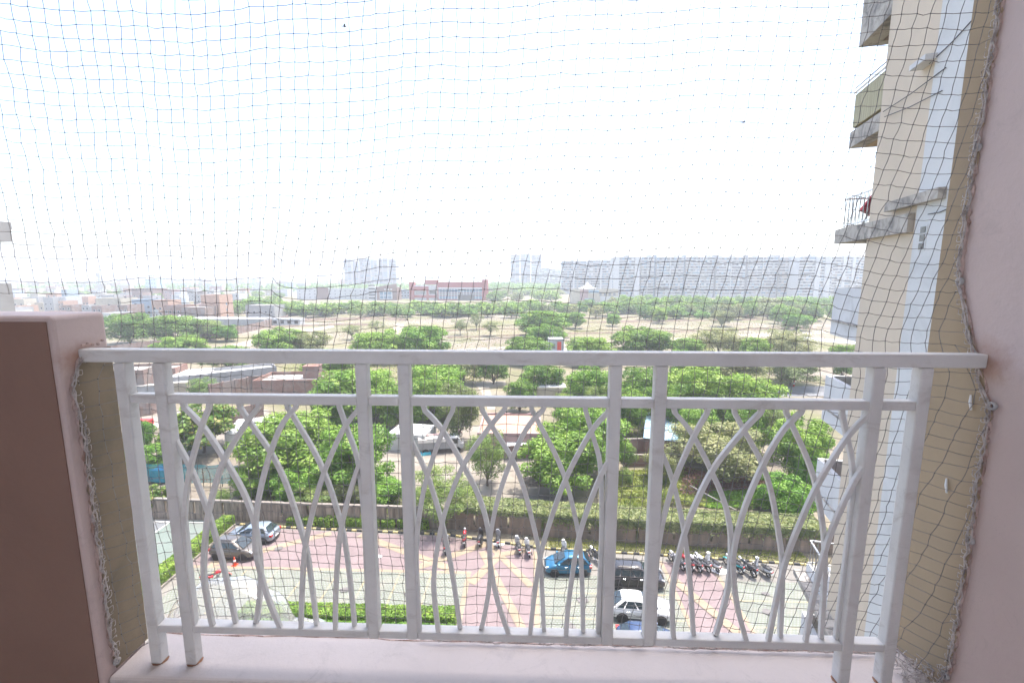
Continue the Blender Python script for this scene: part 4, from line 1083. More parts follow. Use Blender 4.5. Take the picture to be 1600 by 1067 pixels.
for row, (Y, n, hs, dist) in enumerate([(205, 12, (3, 6), 'nearest'), (240, 16, (3.5, 8), 'nearer'), (285, 19, (4, 9), 'nearer'), (340, 22, (4, 10), 'middle'), (420, 24, (5, 11), 'middle'), (520, 26, (5, 12), 'farther'), (660, 28, (6, 14), 'farther'), (860, 30, (6, 17), 'farthest'), (1150, 30, (6, 20), 'farthest'), (1500, 30, (8, 26), 'farthest')]):
    xa, xb = aty(-40, 460, Y).x, aty({'nearest': 250, 'nearer': 300, 'middle': 380, 'farther': 460, 'farthest': 535}[dist], 460, Y).x
    for k in range(n):
        x = xa + (xb - xa) * (k + random.uniform(0.15, 0.85)) / n
        cn, wm, _ = random.choices(wl, [q[2] for q in wl])[0]
        w = (xb - xa) / n * random.uniform(0.5, 0.95); w = min(w, 26)
        h = random.uniform(*hs)
        win = None
        if Y < 450: win = (max(1, int(h / 3)), max(2, int(w / 3.5)), 1.2, 1.3, 1.8, 3.0, 'f')
        elif Y < 900: win = (max(1, int(h / 3)), max(2, int(w / 6)), 2.2, 1.5, 1.9, 3.0, 'f', 'win_grey', False)
        house('%s flat roofed house %s from the left in the %s row of the town' % (cn, ORD[k], ORD[row]), x, Y + random.uniform(0, 25), w, random.uniform(7, 12), h, R(random.uniform(-12, 12)), wm, random.choice(['roof_conc', 'roof_conc', 'roof_white', 'b_pink']), 0.7, group='%s houses of the %s rows' % (cn, dist), win=win, tank=(Y < 450 and random.random() < 0.4))
for px, yt, Y, lb in [(152, 425, 400, 'tall lattice phone mast above the left of the town'), (155, 427, 430, 'second lattice phone mast right beside the tall one'), (312, 432, 480, 'short lattice phone mast before the pale skyline blocks')]:
    p = aty(px, yt, Y); mt = empty('phone_mast', (p.x, p.y, 0), 0, lb, 'mast')
    lg, br_ = MB(), MB()
    for sx, sy in ((-1, -1), (1, -1), (1, 1), (-1, 1)): MB().tube([(sx * 1.6, sy * 1.6, 0), (sx * 0.5, sy * 0.5, p.z)], 0.16, 4).build('leg', M['steel'], mt)
    for k in range(10):
        q = 1.6 - 1.1 * k / 10; q2 = 1.6 - 1.1 * (k + 1) / 10; z, z2 = p.z * k / 10, p.z * (k + 1) / 10
        br_.tube([(-q, -q, z), (q2, -q2, z2)], 0.09, 4).tube([(q, -q, z), (-q2, -q2, z2)], 0.09, 4)
    br_.build('bracing', M['steel'], mt)
    for k in range(3): MB().box(-1.0 + k * 0.9, -0.6 + k * 0.9, -0.9, -0.6, p.z - 4, p.z - 1).build('antenna_panel', M['b_white'], mt)
random.seed(77)
for k in range(16):
    x0 = 300 + k * 9 + random.uniform(0, 4)
    px_house('%s pale block from the left of the faint skyline behind the town' % ORD[k], x0 - 60, x0 - 60 + random.uniform(4, 8), random.uniform(434, 440), 1300, 20, wall=random.choice(['b_white', 'b_lilac', 'b_pale']), par=0, cat='block', name='far_block', group='faint skyline blocks behind the town', win=(5, 3, 2.4, 2, 6, 7, 'f', 'win_grey', False))

# ================================================================== CARS
def car_paint(name, c, metal=0.3): return mat(name, c, 0.32, 0.04, 2.0, metal=metal, coat=0.8)
def tyre_meshes(r, w):
    t = MB().lathe([(r * 0.62, -w / 2), (r * 0.9, -w / 2), (r, -w * 0.34), (r, w * 0.34), (r * 0.9, w / 2), (r * 0.62, w / 2)], 20, 'y').mesh('tyre', M['rubber'])
    rim = MB().lathe([(r * 0.12, w * 0.44), (r * 0.16, w * 0.44), (r * 0.18, w * 0.36)], 12, 'y')
    for k in range(5):
        a = k * 2 * math.pi / 5
        ca, sa = math.cos(a), math.sin(a)
        q = [(r * 0.1, -0.045), (r * 0.6, -0.035), (r * 0.6, 0.035), (r * 0.1, 0.045)]
        vs = []
        for y in (w * 0.34, w * 0.42): vs += [(u * ca - v * sa, y, u * sa + v * ca) for u, v in q]
        rim.add(vs, [(0, 1, 2, 3), (4, 5, 6, 7), (0, 1, 5, 4), (1, 2, 6, 5), (2, 3, 7, 6), (3, 0, 4, 7)])
    rim.loft([[(rr * math.cos(a), y, rr * math.sin(a)) for a in [k * math.pi / 10 for k in range(20)]] for rr, y in [(r * 0.56, w * 0.46), (r * 0.64, w * 0.5), (r * 0.66, w * 0.4), (r * 0.56, w * 0.3)]], cap=False)
    return t, rim.mesh('rim', M['alloy'])

def car(label, x, y, heading, pm, L=3.9, W=1.72, H=1.5, suv=False, hood=0.25, tail=0.06, belt=None, rake=0.0, roof_m=None, rails=False, cladding=False, name='car'):
    root = empty(name, (x, y, 0.03), heading, label, 'car')
    w = W / 2; gc = 0.2 if suv else 0.15; bz = belt or (0.64 * H); rw_ = 0.33 if suv else 0.3
    def ring(X, zb, zt, k, kt):
        return [(X, -w * k * 0.86, zb), (X, -w * k * 0.98, zb + 0.1), (X, -w * k, (zb + zt) * 0.5), (X, -w * k * 0.985, zt - 0.14), (X, -w * kt * 0.93, zt - 0.02), (X, -w * kt * 0.5, zt + 0.02),
                (X, w * kt * 0.5, zt + 0.02), (X, w * kt * 0.93, zt - 0.02), (X, w * k * 0.985, zt - 0.14), (X, w * k, (zb + zt) * 0.5), (X, w * k * 0.98, zb + 0.1), (X, w * k * 0.86, zb)]
    xf = L / 2; hx = xf - hood * L
    nose = bz * (0.86 if suv else 0.8)
    st = [(-xf, gc + 0.16, bz * 0.84, 0.84, 0.8), (-xf + 0.06, gc + 0.08, bz * 0.95, 0.93, 0.86), (-xf + 0.3, gc + 0.03, bz * 1.0, 0.99, 0.92), (-L * 0.2, gc, bz, 1.0, 0.95), (0, gc, bz, 1.0, 0.95), (hx - 0.1, gc, bz * 0.985, 1.0, 0.95),
          (hx + 0.3, gc, bz * 0.96, 1.0, 0.93), (xf - 0.45, gc + 0.02, nose * 1.06, 0.98, 0.9), (xf - 0.14, gc + 0.06, nose * 0.97, 0.92, 0.82), (xf - 0.02, gc + 0.1, nose * 0.8, 0.8, 0.7), (xf, gc + 0.16, nose * 0.68, 0.72, 0.64)]
    MB().loft([ring(*s_) for s_ in st]).build('body', pm, root, smooth=True, sub=2)
    # greenhouse
    xb0, xb1 = -xf + tail * L + 0.02, hx + 0.12
    xt0, xt1 = -xf + tail * L + (0.42 if suv else 0.5) + rake, hx - (0.8 if suv else 0.76) - rake * 0.4
    wb, wt = w * 0.94, w * 0.66
    def gr(x0, x1, ww, z): 
        c = 0.1
        return [(x0, -ww + c, z), (x0 + c, -ww, z), (x1 - c * 2, -ww, z), (x1, -ww + c * 2, z), (x1, ww - c * 2, z), (x1 - c * 2, ww, z), (x0 + c, ww, z), (x0, ww - c, z)]
    zt = H - 0.06
    MB().loft([gr(xb0, xb1, wb, bz - 0.06), gr((xb0 * 0.95 + xt0 * 0.05), (xb1 * 0.95 + xt1 * 0.05), wb * 0.99, bz), gr(xt0, xt1, wt, zt), gr(xt0 + 0.1, xt1 - 0.14, wt * 0.86, H - 0.012), gr(xt0 + 0.4, xt1 - 0.5, wt * 0.5, H)]).build('cabin', roof_m or pm, root, smooth=True, bevel=0.07, seg=3)
    def quad(nm, P, m, off):
        a, b, c, d = [Vector(p) for p in P]
        nrm = (b - a).cross(d - a).normalized() * off
        vs = [tuple(p + nrm) for p in (a, b, c, d)] + [tuple(p - nrm * 0.5) for p in (a, b, c, d)]
        return MB().add(vs, [(0, 1, 2, 3), (7, 6, 5, 4), (0, 4, 5, 1), (1, 5, 6, 2), (2, 6, 7, 3), (3, 7, 4, 0)]).build(nm, m, root, fix=False)
    def lerp(a, b, t): return tuple(a[i] + (b[i] - a[i]) * t for i in range(3))
    g = M['car_glass']
    for sy in (-1, 1):
        B0, B1 = (xb0 + 0.12, sy * wb * 0.995, bz), (xb1 - 0.16, sy * wb * 0.995, bz)
        T0, T1 = (xt0 + 0.1, sy * wt * 1.0, zt), (xt1 - 0.18, sy * wt * 1.0, zt)
        def pt(u, v): return lerp(lerp(B0, B1, u), lerp(T0, T1, u), v)
        for u0, u1 in [(0.03, 0.2), (0.235, 0.56), (0.595, 0.955)]:
            P = [pt(u0, 0.1), pt(u1, 0.1), pt(u1 if u1 < 0.9 else u1 - 0.02, 0.88), pt(u0 + (0.02 if u0 < 0.1 else 0), 0.88)]
            if sy > 0: P = [P[1], P[0], P[3], P[2]]
            quad('side_window', P, g, 0.014)
        for k, hx_ in enumerate((xb0 + (xb1 - xb0) * 0.3, xb0 + (xb1 - xb0) * 0.66)):
            MB().box(hx_, hx_ + 0.2, sy * w * 0.99 - 0.02, sy * w * 0.99 + 0.02, bz - 0.2, bz - 0.16).build('door_handle', M['chrome'], root, bevel=0.008)
        MB().box(xb1 - 0.42, xb1 - 0.22, sy * (w + 0.02) - 0.09, sy * (w + 0.02) + 0.09, bz - 0.01, bz + 0.13).build('mirror', pm, root, bevel=0.04)
        MB().box(xb1 - 0.225, xb1 - 0.21, sy * (w + 0.02) - 0.075, sy * (w + 0.02) + 0.075, bz + 0.01, bz + 0.11).build('mirror_glass', M['black_plastic'], root)
        MB().loft([[(X, sy * w * k_, z) for k_, z in ((0.62, z0), (0.8, z0), (0.84, z1), (0.64, z1))] for X, z0, z1 in ((xf - 0.3, nose * 0.78, nose * 0.98), (xf - 0.02, nose * 0.72, nose * 0.86))]).build('headlight', M['lamp_glass'], root, bevel=0.02)
        MB().box(-xf - 0.02, -xf + 0.22, sy * w * 0.8 - 0.1, sy * w * 0.82 + 0.13, bz * 0.7, bz * 0.9).build('tail_light', M['red_lamp'], root, bevel=0.03)
        if rails: MB().tube([(xt0 + 0.15, sy * wt * 0.86, H + 0.0), (xt0 + 0.2, sy * wt * 0.86, H + 0.05), (xt1 - 0.3, sy * wt * 0.86, H + 0.05), (xt1 - 0.22, sy * wt * 0.86, H)], 0.02, 6).build('roof_rail', M['black_plastic'], root)
        if cladding or suv: MB().box(-L * 0.24, L * 0.24, sy * w * 0.965 - 0.03, sy * w * 0.965 + 0.03, gc - 0.01, gc + 0.14).build('sill_cladding', M['black_plastic'], root, bevel=0.01)
        MB().box(-L * 0.26, L * 0.24, sy * (w - 0.012), sy * (w + 0.012), gc + 0.3, gc + 0.33).build('body_crease', M['black_plastic'] if suv else pm, root)
    quad('windscreen', [(xb1 + 0.0, wb * 0.78, bz + 0.04), (xb1 + 0.0, -wb * 0.78, bz + 0.04), (xt1 + 0.045, -wt * 0.78, zt - 0.03), (xt1 + 0.045, wt * 0.78, zt - 0.03)][::-1], g, 0.015)
    quad('rear_window', [(xb0 - 0.0, -wb * 0.8, bz + 0.1), (xb0 - 0.0, wb * 0.8, bz + 0.1), (xt0 - 0.03, wt * 0.8, zt - 0.05), (xt0 - 0.03, -wt * 0.8, zt - 0.05)][::-1], g, 0.015)
    for X, s_ in ((xf - 0.01, 1), (-xf + 0.0, -1)):
        MB().box(X - 0.02, X + 0.03, -w * 0.6, w * 0.6, gc + 0.02, gc + 0.16).build('bumper', M['black_plastic'], root, bevel=0.02)
        MB().box(X - 0.02, X + 0.04, -0.25, 0.25, gc + 0.24, gc + 0.35).build('number_plate', M['plate'], root)
    MB().box(xf - 0.08, xf + 0.012, -w * 0.5, w * 0.5, gc + 0.38, gc + 0.5).build('grille', M['black_plastic'], root, bevel=0.01)
    t, rim = tyre_meshes(rw_, 0.2)
    for X in (-xf + L * 0.185, xf - L * 0.2):
        for sy in (-1, 1):
            MB().lathe([(rw_ + 0.07, sy * (w - 0.14)), (rw_ + 0.07, sy * (w + 0.004)), (rw_ - 0.02, sy * (w + 0.006))], 20, 'y', (X, 0, rw_)).build('wheel_arch', M['black_plastic'], root)
            o = link_mesh('wheel', t, root, (X, sy * (w - 0.045), rw_ - 0.03)); o.rotation_euler.z = 0 if sy > 0 else math.pi
            link_mesh('rim', rim, o)
    return root

PT = {'silver': car_paint('silver blue car paint', (0.3, 0.35, 0.41), 0.5), 'brown': car_paint('grey brown car paint', (0.13, 0.115, 0.1), 0.5), 'blue': car_paint('sky blue car paint', (0.012, 0.12, 0.22), 0.4),
      'black': car_paint('black car paint', (0.018, 0.016, 0.018), 0.2), 'white': car_paint('white car paint', (0.62, 0.62, 0.61), 0.0), 'navy': car_paint('dark blue car paint', (0.02, 0.045, 0.11), 0.4)}
car('silver blue hatchback parked with its nose to the long hedge', -25.1, 38.05, R(180), PT['silver'], 4.3, 1.8, 1.48, hood=0.26)
car('grey brown tall car parked with its tail to the long hedge', -25.15, 35.55, R(-3), PT['brown'], 3.85, 1.72, 1.62, suv=True, hood=0.23, tail=0.02, rails=True)
car('bright blue hatchback parked below the scooters', 3.35, 34.5, R(182), PT['blue'], 3.75, 1.7, 1.55, hood=0.24, tail=0.02)
car('black people carrier beside the bright blue hatchback', 8.5, 33.1, R(-3), PT['black'], 4.4, 1.8, 1.68, suv=True, rake=0.12, hood=0.2, tail=0.02, rails=True)
car('white crossover parked nose right before the black carrier', 8.1, 29.7, R(-4), PT['white'], 4.3, 1.8, 1.56, suv=True, rake=0.32, hood=0.27, tail=0.03, rails=False)
car('dark blue car mostly hidden by the bottom rail', 7.9, 26.8, R(-2), PT['navy'], 3.9, 1.7, 1.5, hood=0.26)
p = at(367, 883)
cone = empty('traffic_cone', (p.x, p.y, 0.02), 0, 'orange traffic cone standing before the grey brown car', 'cone')
MB().box(-0.2, 0.2, -0.2, 0.2, 0, 0.04).build('base', M['orange'], cone, bevel=0.01)
MB().lathe([(0.16, 0.04), (0.035, 0.72), (0.03, 0.74)], 14).build('body', M['orange'], cone, smooth=True)
MB().lathe([(0.108, 0.36), (0.085, 0.5)], 14).build('band', M['white_plastic'], cone)
M['oil'] = mat('old oil stain', (0.11, 0.1, 0.095), 0.6, 0.3, 3)
rs_ = random.Random(31)
for k, (x, y, r_) in enumerate([(4.2, 31.0, 0.5), (6.5, 30.2, 0.35), (9.8, 31.4, 0.4), (17.5, 30.2, 0.5), (20.5, 28.6, 0.35), (-14.0, 31.5, 0.4), (-20.2, 30.6, 0.5), (-9.0, 31.2, 0.3), (-22.0, 36.6, 0.4), (-2.0, 30.5, 0.3), (3.0, 28.4, 0.45), (18.2, 32.2, 0.3)]):
    vs = [(x + r_ * (0.7 + 0.5 * rs_.random()) * math.cos(a), y + r_ * (0.5 + 0.4 * rs_.random()) * math.sin(a)) for a in [j * math.pi / 7 for j in range(14)]]
    struct('oil_stain', MB().sheet(vs, 0.0665 + k * 0.0005), M['oil'], 'small dark oil stain on the parking lot paving', 'stain').__setitem__('group', 'oil stains on the paving')
# flattened sheets of pale plastic on the paving
for px, py, s_, lb in [(779, 851, 0.5, 'flat white sack lying beside the left scooters'), (1125, 893, 0.7, 'flat white sheet lying between the right motorcycles'), (590, 870, 0.4, 'pale paper scrap lying on the pink paving')]:
    q = at(px, py); MBo = MB()
    vs = [(s_ * math.cos(a) * (1 + 0.2 * math.sin(3 * a)), s_ * 0.6 * math.sin(a), 0.03 + 0.02 * math.sin(5 * a)) for a in [k * math.pi / 7 for k in range(14)]]
    MBo.add(vs + [(0, 0, 0.1)], [(k, (k + 1) % 14, 14) for k in range(14)])
    o = MBo.build('sack', M['white_plastic'], None, smooth=True); o.location = (q.x, q.y, 0.03); tag(o, lb, 'sack')

# ================================================================== MOTORCYCLES AND SCOOTERS
def wheel2(root, x, r, wd):
    t = MB()
    n = 22
    rings = []
    for k in range(n + 1):
        a = 2 * math.pi * k / n
        rings.append([((r - wd * 0.5 + wd * 0.5 * math.cos(b)) * math.cos(a), wd * 0.5 * math.sin(b), (r - wd * 0.5 + wd * 0.5 * math.cos(b)) * math.sin(a)) for b in [j * math.pi / 3 for j in range(6)]])
    t.loft(rings, cap=False)
    o = t.build('wheel', M['rubber'], root, smooth=True); o.location = (x, 0, r)
    rm = MB().lathe([(0.05, -0.05), (0.06, -0.05), (0.06, 0.05), (0.05, 0.05)], 10, 'y')
    for k in range(6):
        a = k * math.pi / 3
        rm.tube([(0.04 * math.cos(a), 0, 0.04 * math.sin(a)), ((r - wd) * math.cos(a), 0, (r - wd) * math.sin(a))], 0.014, 5)
    rm.build('rim', M['alloy'], o)

def handlebar(root, x, z, wdt=0.36):
    MB().tube([(x - 0.12, -wdt, z - 0.02), (x - 0.02, -wdt * 0.5, z), (x + 0.02, 0, z - 0.03), (x - 0.02, wdt * 0.5, z), (x - 0.12, wdt, z - 0.02)], 0.016, 6).build('handlebar', M['black_plastic'], root)
    for sy in (-1, 1):
        MB().tube([(x - 0.05, sy * wdt * 0.72, z), (x + 0.02, sy * wdt * 0.95, z + 0.2)], 0.008, 5).lathe([(0.01, 0), (0.055, 0.006), (0.05, 0.02)], 10, 'x', (x - 0.01, sy * wdt * 0.98, z + 0.23)).build('mirror', M['black_plastic'], root)

def motorcycle(pm):
    r = empty('motorcycle')
    wheel2(r, 0.64, 0.3, 0.1); wheel2(r, -0.62, 0.3, 0.12)
    MB().tube([(0.64, 0, 0.3), (0.42, 0, 0.92)], 0.05, 6).build('fork', M['chrome'], r)
    MB().tube([(0.4, 0, 0.85), (0.05, 0, 0.5), (-0.2, 0, 0.35), (-0.62, 0, 0.3)], 0.03, 6).tube([(0.4, 0, 0.85), (-0.2, 0, 0.66), (-0.75, 0, 0.72)], 0.03, 6).build('frame', M['black_plastic'], r)
    e = MB()
    e.box(-0.1, 0.22, -0.13, 0.13, 0.28, 0.52); e.box(0.04, 0.2, -0.1, 0.1, 0.525, 0.66); e.box(-0.3, -0.105, -0.1, 0.1, 0.3, 0.48)
    e.build('engine', M['engine'], r, bevel=0.03)
    MB().loft([[(X, y_ * k, z_) for y_, z_ in ((-0.12, zb), (-0.16, (zb + zt) / 2), (-0.08, zt), (0.08, zt), (0.16, (zb + zt) / 2), (0.12, zb))] for X, k, zb, zt in ((0.42, 0.5, 0.8, 0.92), (0.3, 1, 0.74, 1.0), (0.05, 0.95, 0.7, 0.97), (-0.1, 0.5, 0.7, 0.86))]).build('fuel_tank', pm, r, smooth=True, sub=1)
    MB().loft([[(X, y_ * k, z_) for y_, z_ in ((-0.12, zb), (-0.13, zt), (0.13, zt), (0.12, zb))] for X, k, zb, zt in ((-0.06, 0.6, 0.76, 0.82), (-0.3, 1.0, 0.74, 0.83), (-0.55, 1.0, 0.78, 0.88), (-0.82, 0.75, 0.82, 0.9))]).build('seat', M['seat_vinyl'], r, smooth=True)
    MB().loft([[(X, y_ * k, z_) for y_, z_ in ((-0.12, zb), (-0.12, zt), (0.12, zt), (0.12, zb))] for X, k, zb, zt in ((-0.15, 0.9, 0.55, 0.73), (-0.5, 1.0, 0.6, 0.76), (-0.92, 0.5, 0.76, 0.84))]).build('tail_fairing', pm, r, smooth=True)
    for X, a0, a1 in ((0.64, 20, 130), (-0.62, 40, 150)):
        MB().loft([[(X + 0.35 * math.cos(R(a)), y_, 0.3 + 0.35 * math.sin(R(a)) + dz) for y_, dz in ((-0.07, -0.02), (0, 0.015), (0.07, -0.02))] for a in np.linspace(a0, a1, 8)], closed=False, cap=False).build('mudguard', pm if X > 0 else M['black_plastic'], r, smooth=True)
    MB().tube([(0.12, 0.16, 0.3), (-0.2, 0.17, 0.24), (-0.8, 0.18, 0.4)], [0.025, 0.03, 0.05], 8).build('exhaust', M['chrome'], r)
    MB().lathe([(0.02, 0), (0.09, 0.0), (0.1, -0.1), (0.05, -0.14)], 12, 'x', (0.6, 0, 0.92)).build('headlight', M['lamp_glass'], r, smooth=True)
    MB().box(-0.97, -0.9, -0.07, 0.07, 0.76, 0.84).build('tail_light', M['red_lamp'], r, bevel=0.01)
    MB().box(-0.96, -0.95, -0.09, 0.09, 0.52, 0.64).build('number_plate', M['plate'], r)
    MB().tube([(-0.72, -0.15, 0.92), (-0.98, -0.12, 0.93), (-0.98, 0.12, 0.93), (-0.72, 0.15, 0.92)], 0.012, 5).build('grab_rail', M['chrome'], r)
    MB().tube([(0.0, 0.1, 0.28), (-0.12, 0.3, 0.02)], 0.014, 5).build('stand', M['black_plastic'], r)
    handlebar(r, 0.38, 1.05)
    return r

def scooter(pm):
    r = empty('scooter')
    wheel2(r, 0.6, 0.22, 0.1); wheel2(r, -0.58, 0.22, 0.11)
    MB().loft([[(X, -wd, z), (X + 0.06, 0, z), (X, wd, z), (X - 0.05, wd * 0.9, z), (X - 0.05, -wd * 0.9, z)] for X, wd, z in ((0.44, 0.17, 0.3), (0.5, 0.2, 0.55), (0.43, 0.22, 0.78), (0.36, 0.13, 0.98))]).build('front_apron', pm, r, smooth=True)
    MB().box(-0.1, 0.42, -0.17, 0.17, 0.27, 0.33).build('floorboard', M['black_plastic'], r, bevel=0.02)
    MB().loft([[(X, y_ * k, z_) for y_, z_ in ((-0.15, zb), (-0.2, (zb + zt) / 2), (-0.14, zt), (0.14, zt), (0.2, (zb + zt) / 2), (0.15, zb))] for X, k, zb, zt in ((-0.08, 0.6, 0.32, 0.68), (-0.3, 1, 0.34, 0.72), (-0.62, 1.0, 0.42, 0.74), (-0.88, 0.6, 0.56, 0.74), (-0.94, 0.4, 0.62, 0.72))]).build('rear_body', pm, r, smooth=True, sub=1)
    MB().loft([[(X, y_ * k, z_) for y_, z_ in ((-0.15, zb), (-0.16, zt), (0.16, zt), (0.15, zb))] for X, k, zb, zt in ((0.0, 0.6, 0.72, 0.76), (-0.25, 1.0, 0.72, 0.8), (-0.55, 1.0, 0.73, 0.83), (-0.82, 0.7, 0.75, 0.82))]).build('seat', M['seat_vinyl'], r, smooth=True)
    MB().loft([[(0.6 + 0.28 * math.cos(R(a)), y_, 0.22 + 0.28 * math.sin(R(a)) + dz) for y_, dz in ((-0.08, -0.02), (0, 0.02), (0.08, -0.02))] for a in np.linspace(10, 150, 8)], closed=False, cap=False).build('mudguard', pm, r, smooth=True)
    MB().tube([(0.6, 0, 0.22), (0.36, 0, 0.98)], 0.035, 6).build('fork', M['black_plastic'], r)
    MB().loft([[(X, y_, z_) for y_, z_ in ((-k, 0.98), (-k, 1.08), (k, 1.08), (k, 0.98))] for X, k in ((0.26, 0.12), (0.38, 0.13), (0.46, 0.07))]).build('handle_cowl', pm, r, bevel=0.02)
    MB().lathe([(0.02, 0.02), (0.07, 0.0), (0.08, -0.06)], 12, 'x', (0.47, 0, 1.02)).build('headlight', M['lamp_glass'], r)
    MB().box(-0.96, -0.9, -0.09, 0.09, 0.62, 0.7).build('tail_light', M['red_lamp'], r, bevel=0.01)
    MB().box(-0.93, -0.92, -0.09, 0.09, 0.44, 0.55).build('number_plate', M['plate'], r)
    MB().tube([(-0.7, -0.15, 0.83), (-1.0, -0.1, 0.85), (-1.0, 0.1, 0.85), (-0.7, 0.15, 0.83)], 0.014, 5).build('grab_rail', M['black_plastic'], r)
    MB().tube([(-0.2, -0.16, 0.26), (-0.75, -0.2, 0.3)], [0.03, 0.05], 8).build('exhaust', M['black_plastic'], r)
    MB().box(-0.35, -0.05, -0.1, 0.1, 0.18, 0.31).build('engine', M['engine'], r, bevel=0.03)
    handlebar(r, 0.34, 1.06, 0.33)
    return r

BP = {n: mat(n + ' bike paint', c, 0.3, 0.05, 4, coat=0.6) for n, c in [('red', (0.5, 0.02, 0.03)), ('white', (0.75, 0.75, 0.74)), ('black', (0.02, 0.02, 0.022)), ('grey', (0.25, 0.25, 0.27)), ('teal', (0.02, 0.38, 0.42)), ('maroon', (0.3, 0.02, 0.06)), ('silver', (0.5, 0.5, 0.5))]}
protos = {}
PAINTED = {'fuel_tank', 'tail_fairing', 'front_apron', 'rear_body', 'handle_cowl'}
def bike(kd, col, px, py, hd, label, lean=8, group=None):
    key = (kd, col)
    if key not in protos:
        protos[key] = (motorcycle if kd == 'motorcycle' else scooter)(BP[col]); o = protos[key]
    else:
        o = copy_tree(protos[key])
    p = at(px, py)
    o.scale = (1.1, 1.1, 1.1); o.location = (p.x, p.y, 0.03); o.rotation_euler = (R(-lean), 0, R(hd))
    tag(o, label, kd, group)
    return o
GL_, GR_ = 'two wheelers parked at the left kerb', 'two wheelers parked at the right kerb'
bike('motorcycle', 'red', 728, 848, 93, 'red motorcycle at the left end of the kerb row', group=GL_)
bike('scooter', 'black', 752, 848, 88, 'slim black scooter right of the red motorcycle', group=GL_)
bike('motorcycle', 'maroon', 767, 849, 95, 'maroon motorcycle half hidden behind a curved railing bar', group=GL_)
bike('scooter', 'grey', 780, 849, 92, 'grey scooter with a dark seat right of the maroon motorcycle', group=GL_)
bike('scooter', 'silver', 811, 860, 100, 'silver scooter standing next to the white tailed scooter', group=GL_)
bike('scooter', 'white', 826, 864, 98, 'white tailed scooter at the right end of the left kerb row', group=GL_)
bike('scooter', 'white', 882, 867, 80, 'white scooter peeping over the roof of the blue hatchback', group=GR_)
bike('motorcycle', 'black', 932, 876, 122, 'black motorcycle behind the tail of the blue hatchback', group=GR_)
bike('motorcycle', 'grey', 1057, 884, 115, 'grey motorcycle at the left of the right kerb row', group=GR_)
bike('motorcycle', 'red', 1071, 886, 112, 'red tailed motorcycle behind a slanting railing bar', group=GR_)
bike('motorcycle', 'silver', 1084, 887, 112, 'silver motorcycle between the red tailed and white ones', group=GR_)
bike('motorcycle', 'white', 1097, 887, 114, 'white and black motorcycle next to the white scooter', group=GR_)
bike('scooter', 'white', 1113, 887, 108, 'white scooter in the middle of the right kerb row', group=GR_)
bike('motorcycle', 'teal', 1146, 890, 116, 'teal covered motorcycle right of the gap in the row', group=GR_)
bike('motorcycle', 'black', 1166, 894, 116, 'black motorcycle between the teal and silver two wheelers', group=GR_)
bike('scooter', 'silver', 1190, 895, 112, 'silver scooter at the right end of the right kerb row', group=GR_)
bike('motorcycle', 'red', 338, 914, 30, 'red and black motorcycle parked alone near the plastic sheet', lean=20)
bike('motorcycle', 'maroon', 716, 684, 60, 'maroon motorcycle under the dull olive tree by the truck', group='motorcycles under the olive tree')
bike('motorcycle', 'black', 708, 688, 70, 'black motorcycle under the dull olive tree by the truck', group='motorcycles under the olive tree')
bike('motorcycle', 'black', 700, 860, 90, 'dark motorcycle in the tree shade at the left kerb', group=GL_)

# ================================================================== TRUCK in the earth yard
tp = at(682, 710)
tk = empty('truck', (tp.x, tp.y + 1.2, 0), R(12), 'old truck with a pale canvas covered bed in the earth yard', 'truck')
M['canvas'] = mat('pale canvas', (0.62, 0.58, 0.52), 0.9, 0.12, 1.2, dirt=(0.4, 0.25, 0.2), dscale=0.6, bmp=0.3)
MB().box(-2.6, 1.6, -1.05, 1.05, 0.7, 1.0).box(-2.6, 1.6, -1.05, -1.0, 1.003, 1.7).box(-2.6, 1.6, 1.0, 1.05, 1.003, 1.7).box(-2.6, -2.55, -.998, .998, 1.003, 1.7).build('bed', M['b_grey'], tk)
MB().loft([[(X, y_, z_) for y_, z_ in ((-1.1, 1.68), (-1.06, 2.1), (-0.5, 2.36 + q), (0, 2.42 + q), (0.5, 2.36 + q), (1.06, 2.1), (1.1, 1.68))] for X, q in ((-2.65, 0), (-1.6, -0.08), (-0.6, 0.02), (0.5, -0.07), (1.55, 0))]).build('canvas_cover', M['canvas'], tk)
MB().box(-2.5, 1.5, -0.34, 0.3, 2.4, 2.46).build('red_strip', M['b_pink'], tk)
MB().loft([[(X, y_, z_) for y_, z_ in ((-w_, 0.6), (-w_, 1.3), (-w_ * 0.9, zt), (w_ * 0.9, zt), (w_, 1.3), (w_, 0.6))] for X, w_, zt in ((1.7, 1.0, 2.2), (2.7, 1.0, 2.15), (3.3, 0.98, 1.4), (3.5, 0.95, 1.2))]).build('cab', M['b_white'], tk, bevel=0.05)
MB().add([(2.78, -0.85, 2.02), (2.78, 0.85, 2.02), (3.33, 0.9, 1.42), (3.33, -0.9, 1.42)], [(0, 1, 2, 3)]).build('windscreen', M['car_glass'], tk)
for sy in (-1, 1): MB().box(1.9, 2.7, sy * 1.0 - 0.02, sy * 1.0 + 0.02, 1.35, 1.95).build('side_window', M['car_glass'], tk)
t_, rm_ = tyre_meshes(0.42, 0.26)
for X in (-1.7, 2.6):
    for sy in (-1, 1):
        o = link_mesh('wheel', t_, tk, (X, sy * 0.92, 0.42)); o.rotation_euler.z = 0 if sy > 0 else math.pi; link_mesh('rim', rm_, o)
bq = at(662, 710); bb = empty('tarp', (bq.x, bq.y, 0), R(20), 'folded turquoise tarp lying beside the truck', 'tarp')
MB().loft([[(X, -0.5 + 0.1 * math.sin(X * 3), 0), (X, -0.35, 0.35 + 0.1 * math.sin(X * 5)), (X, 0.3, 0.4), (X, 0.5, 0)] for X in (-0.9, -0.4, 0.1, 0.6, 0.95)]).build('cloth', M['teal_solid'] if 'teal_solid' in M else mat('turquoise tarp', (0.05, 0.33, 0.4), 0.6, 0.2, 3), bb)

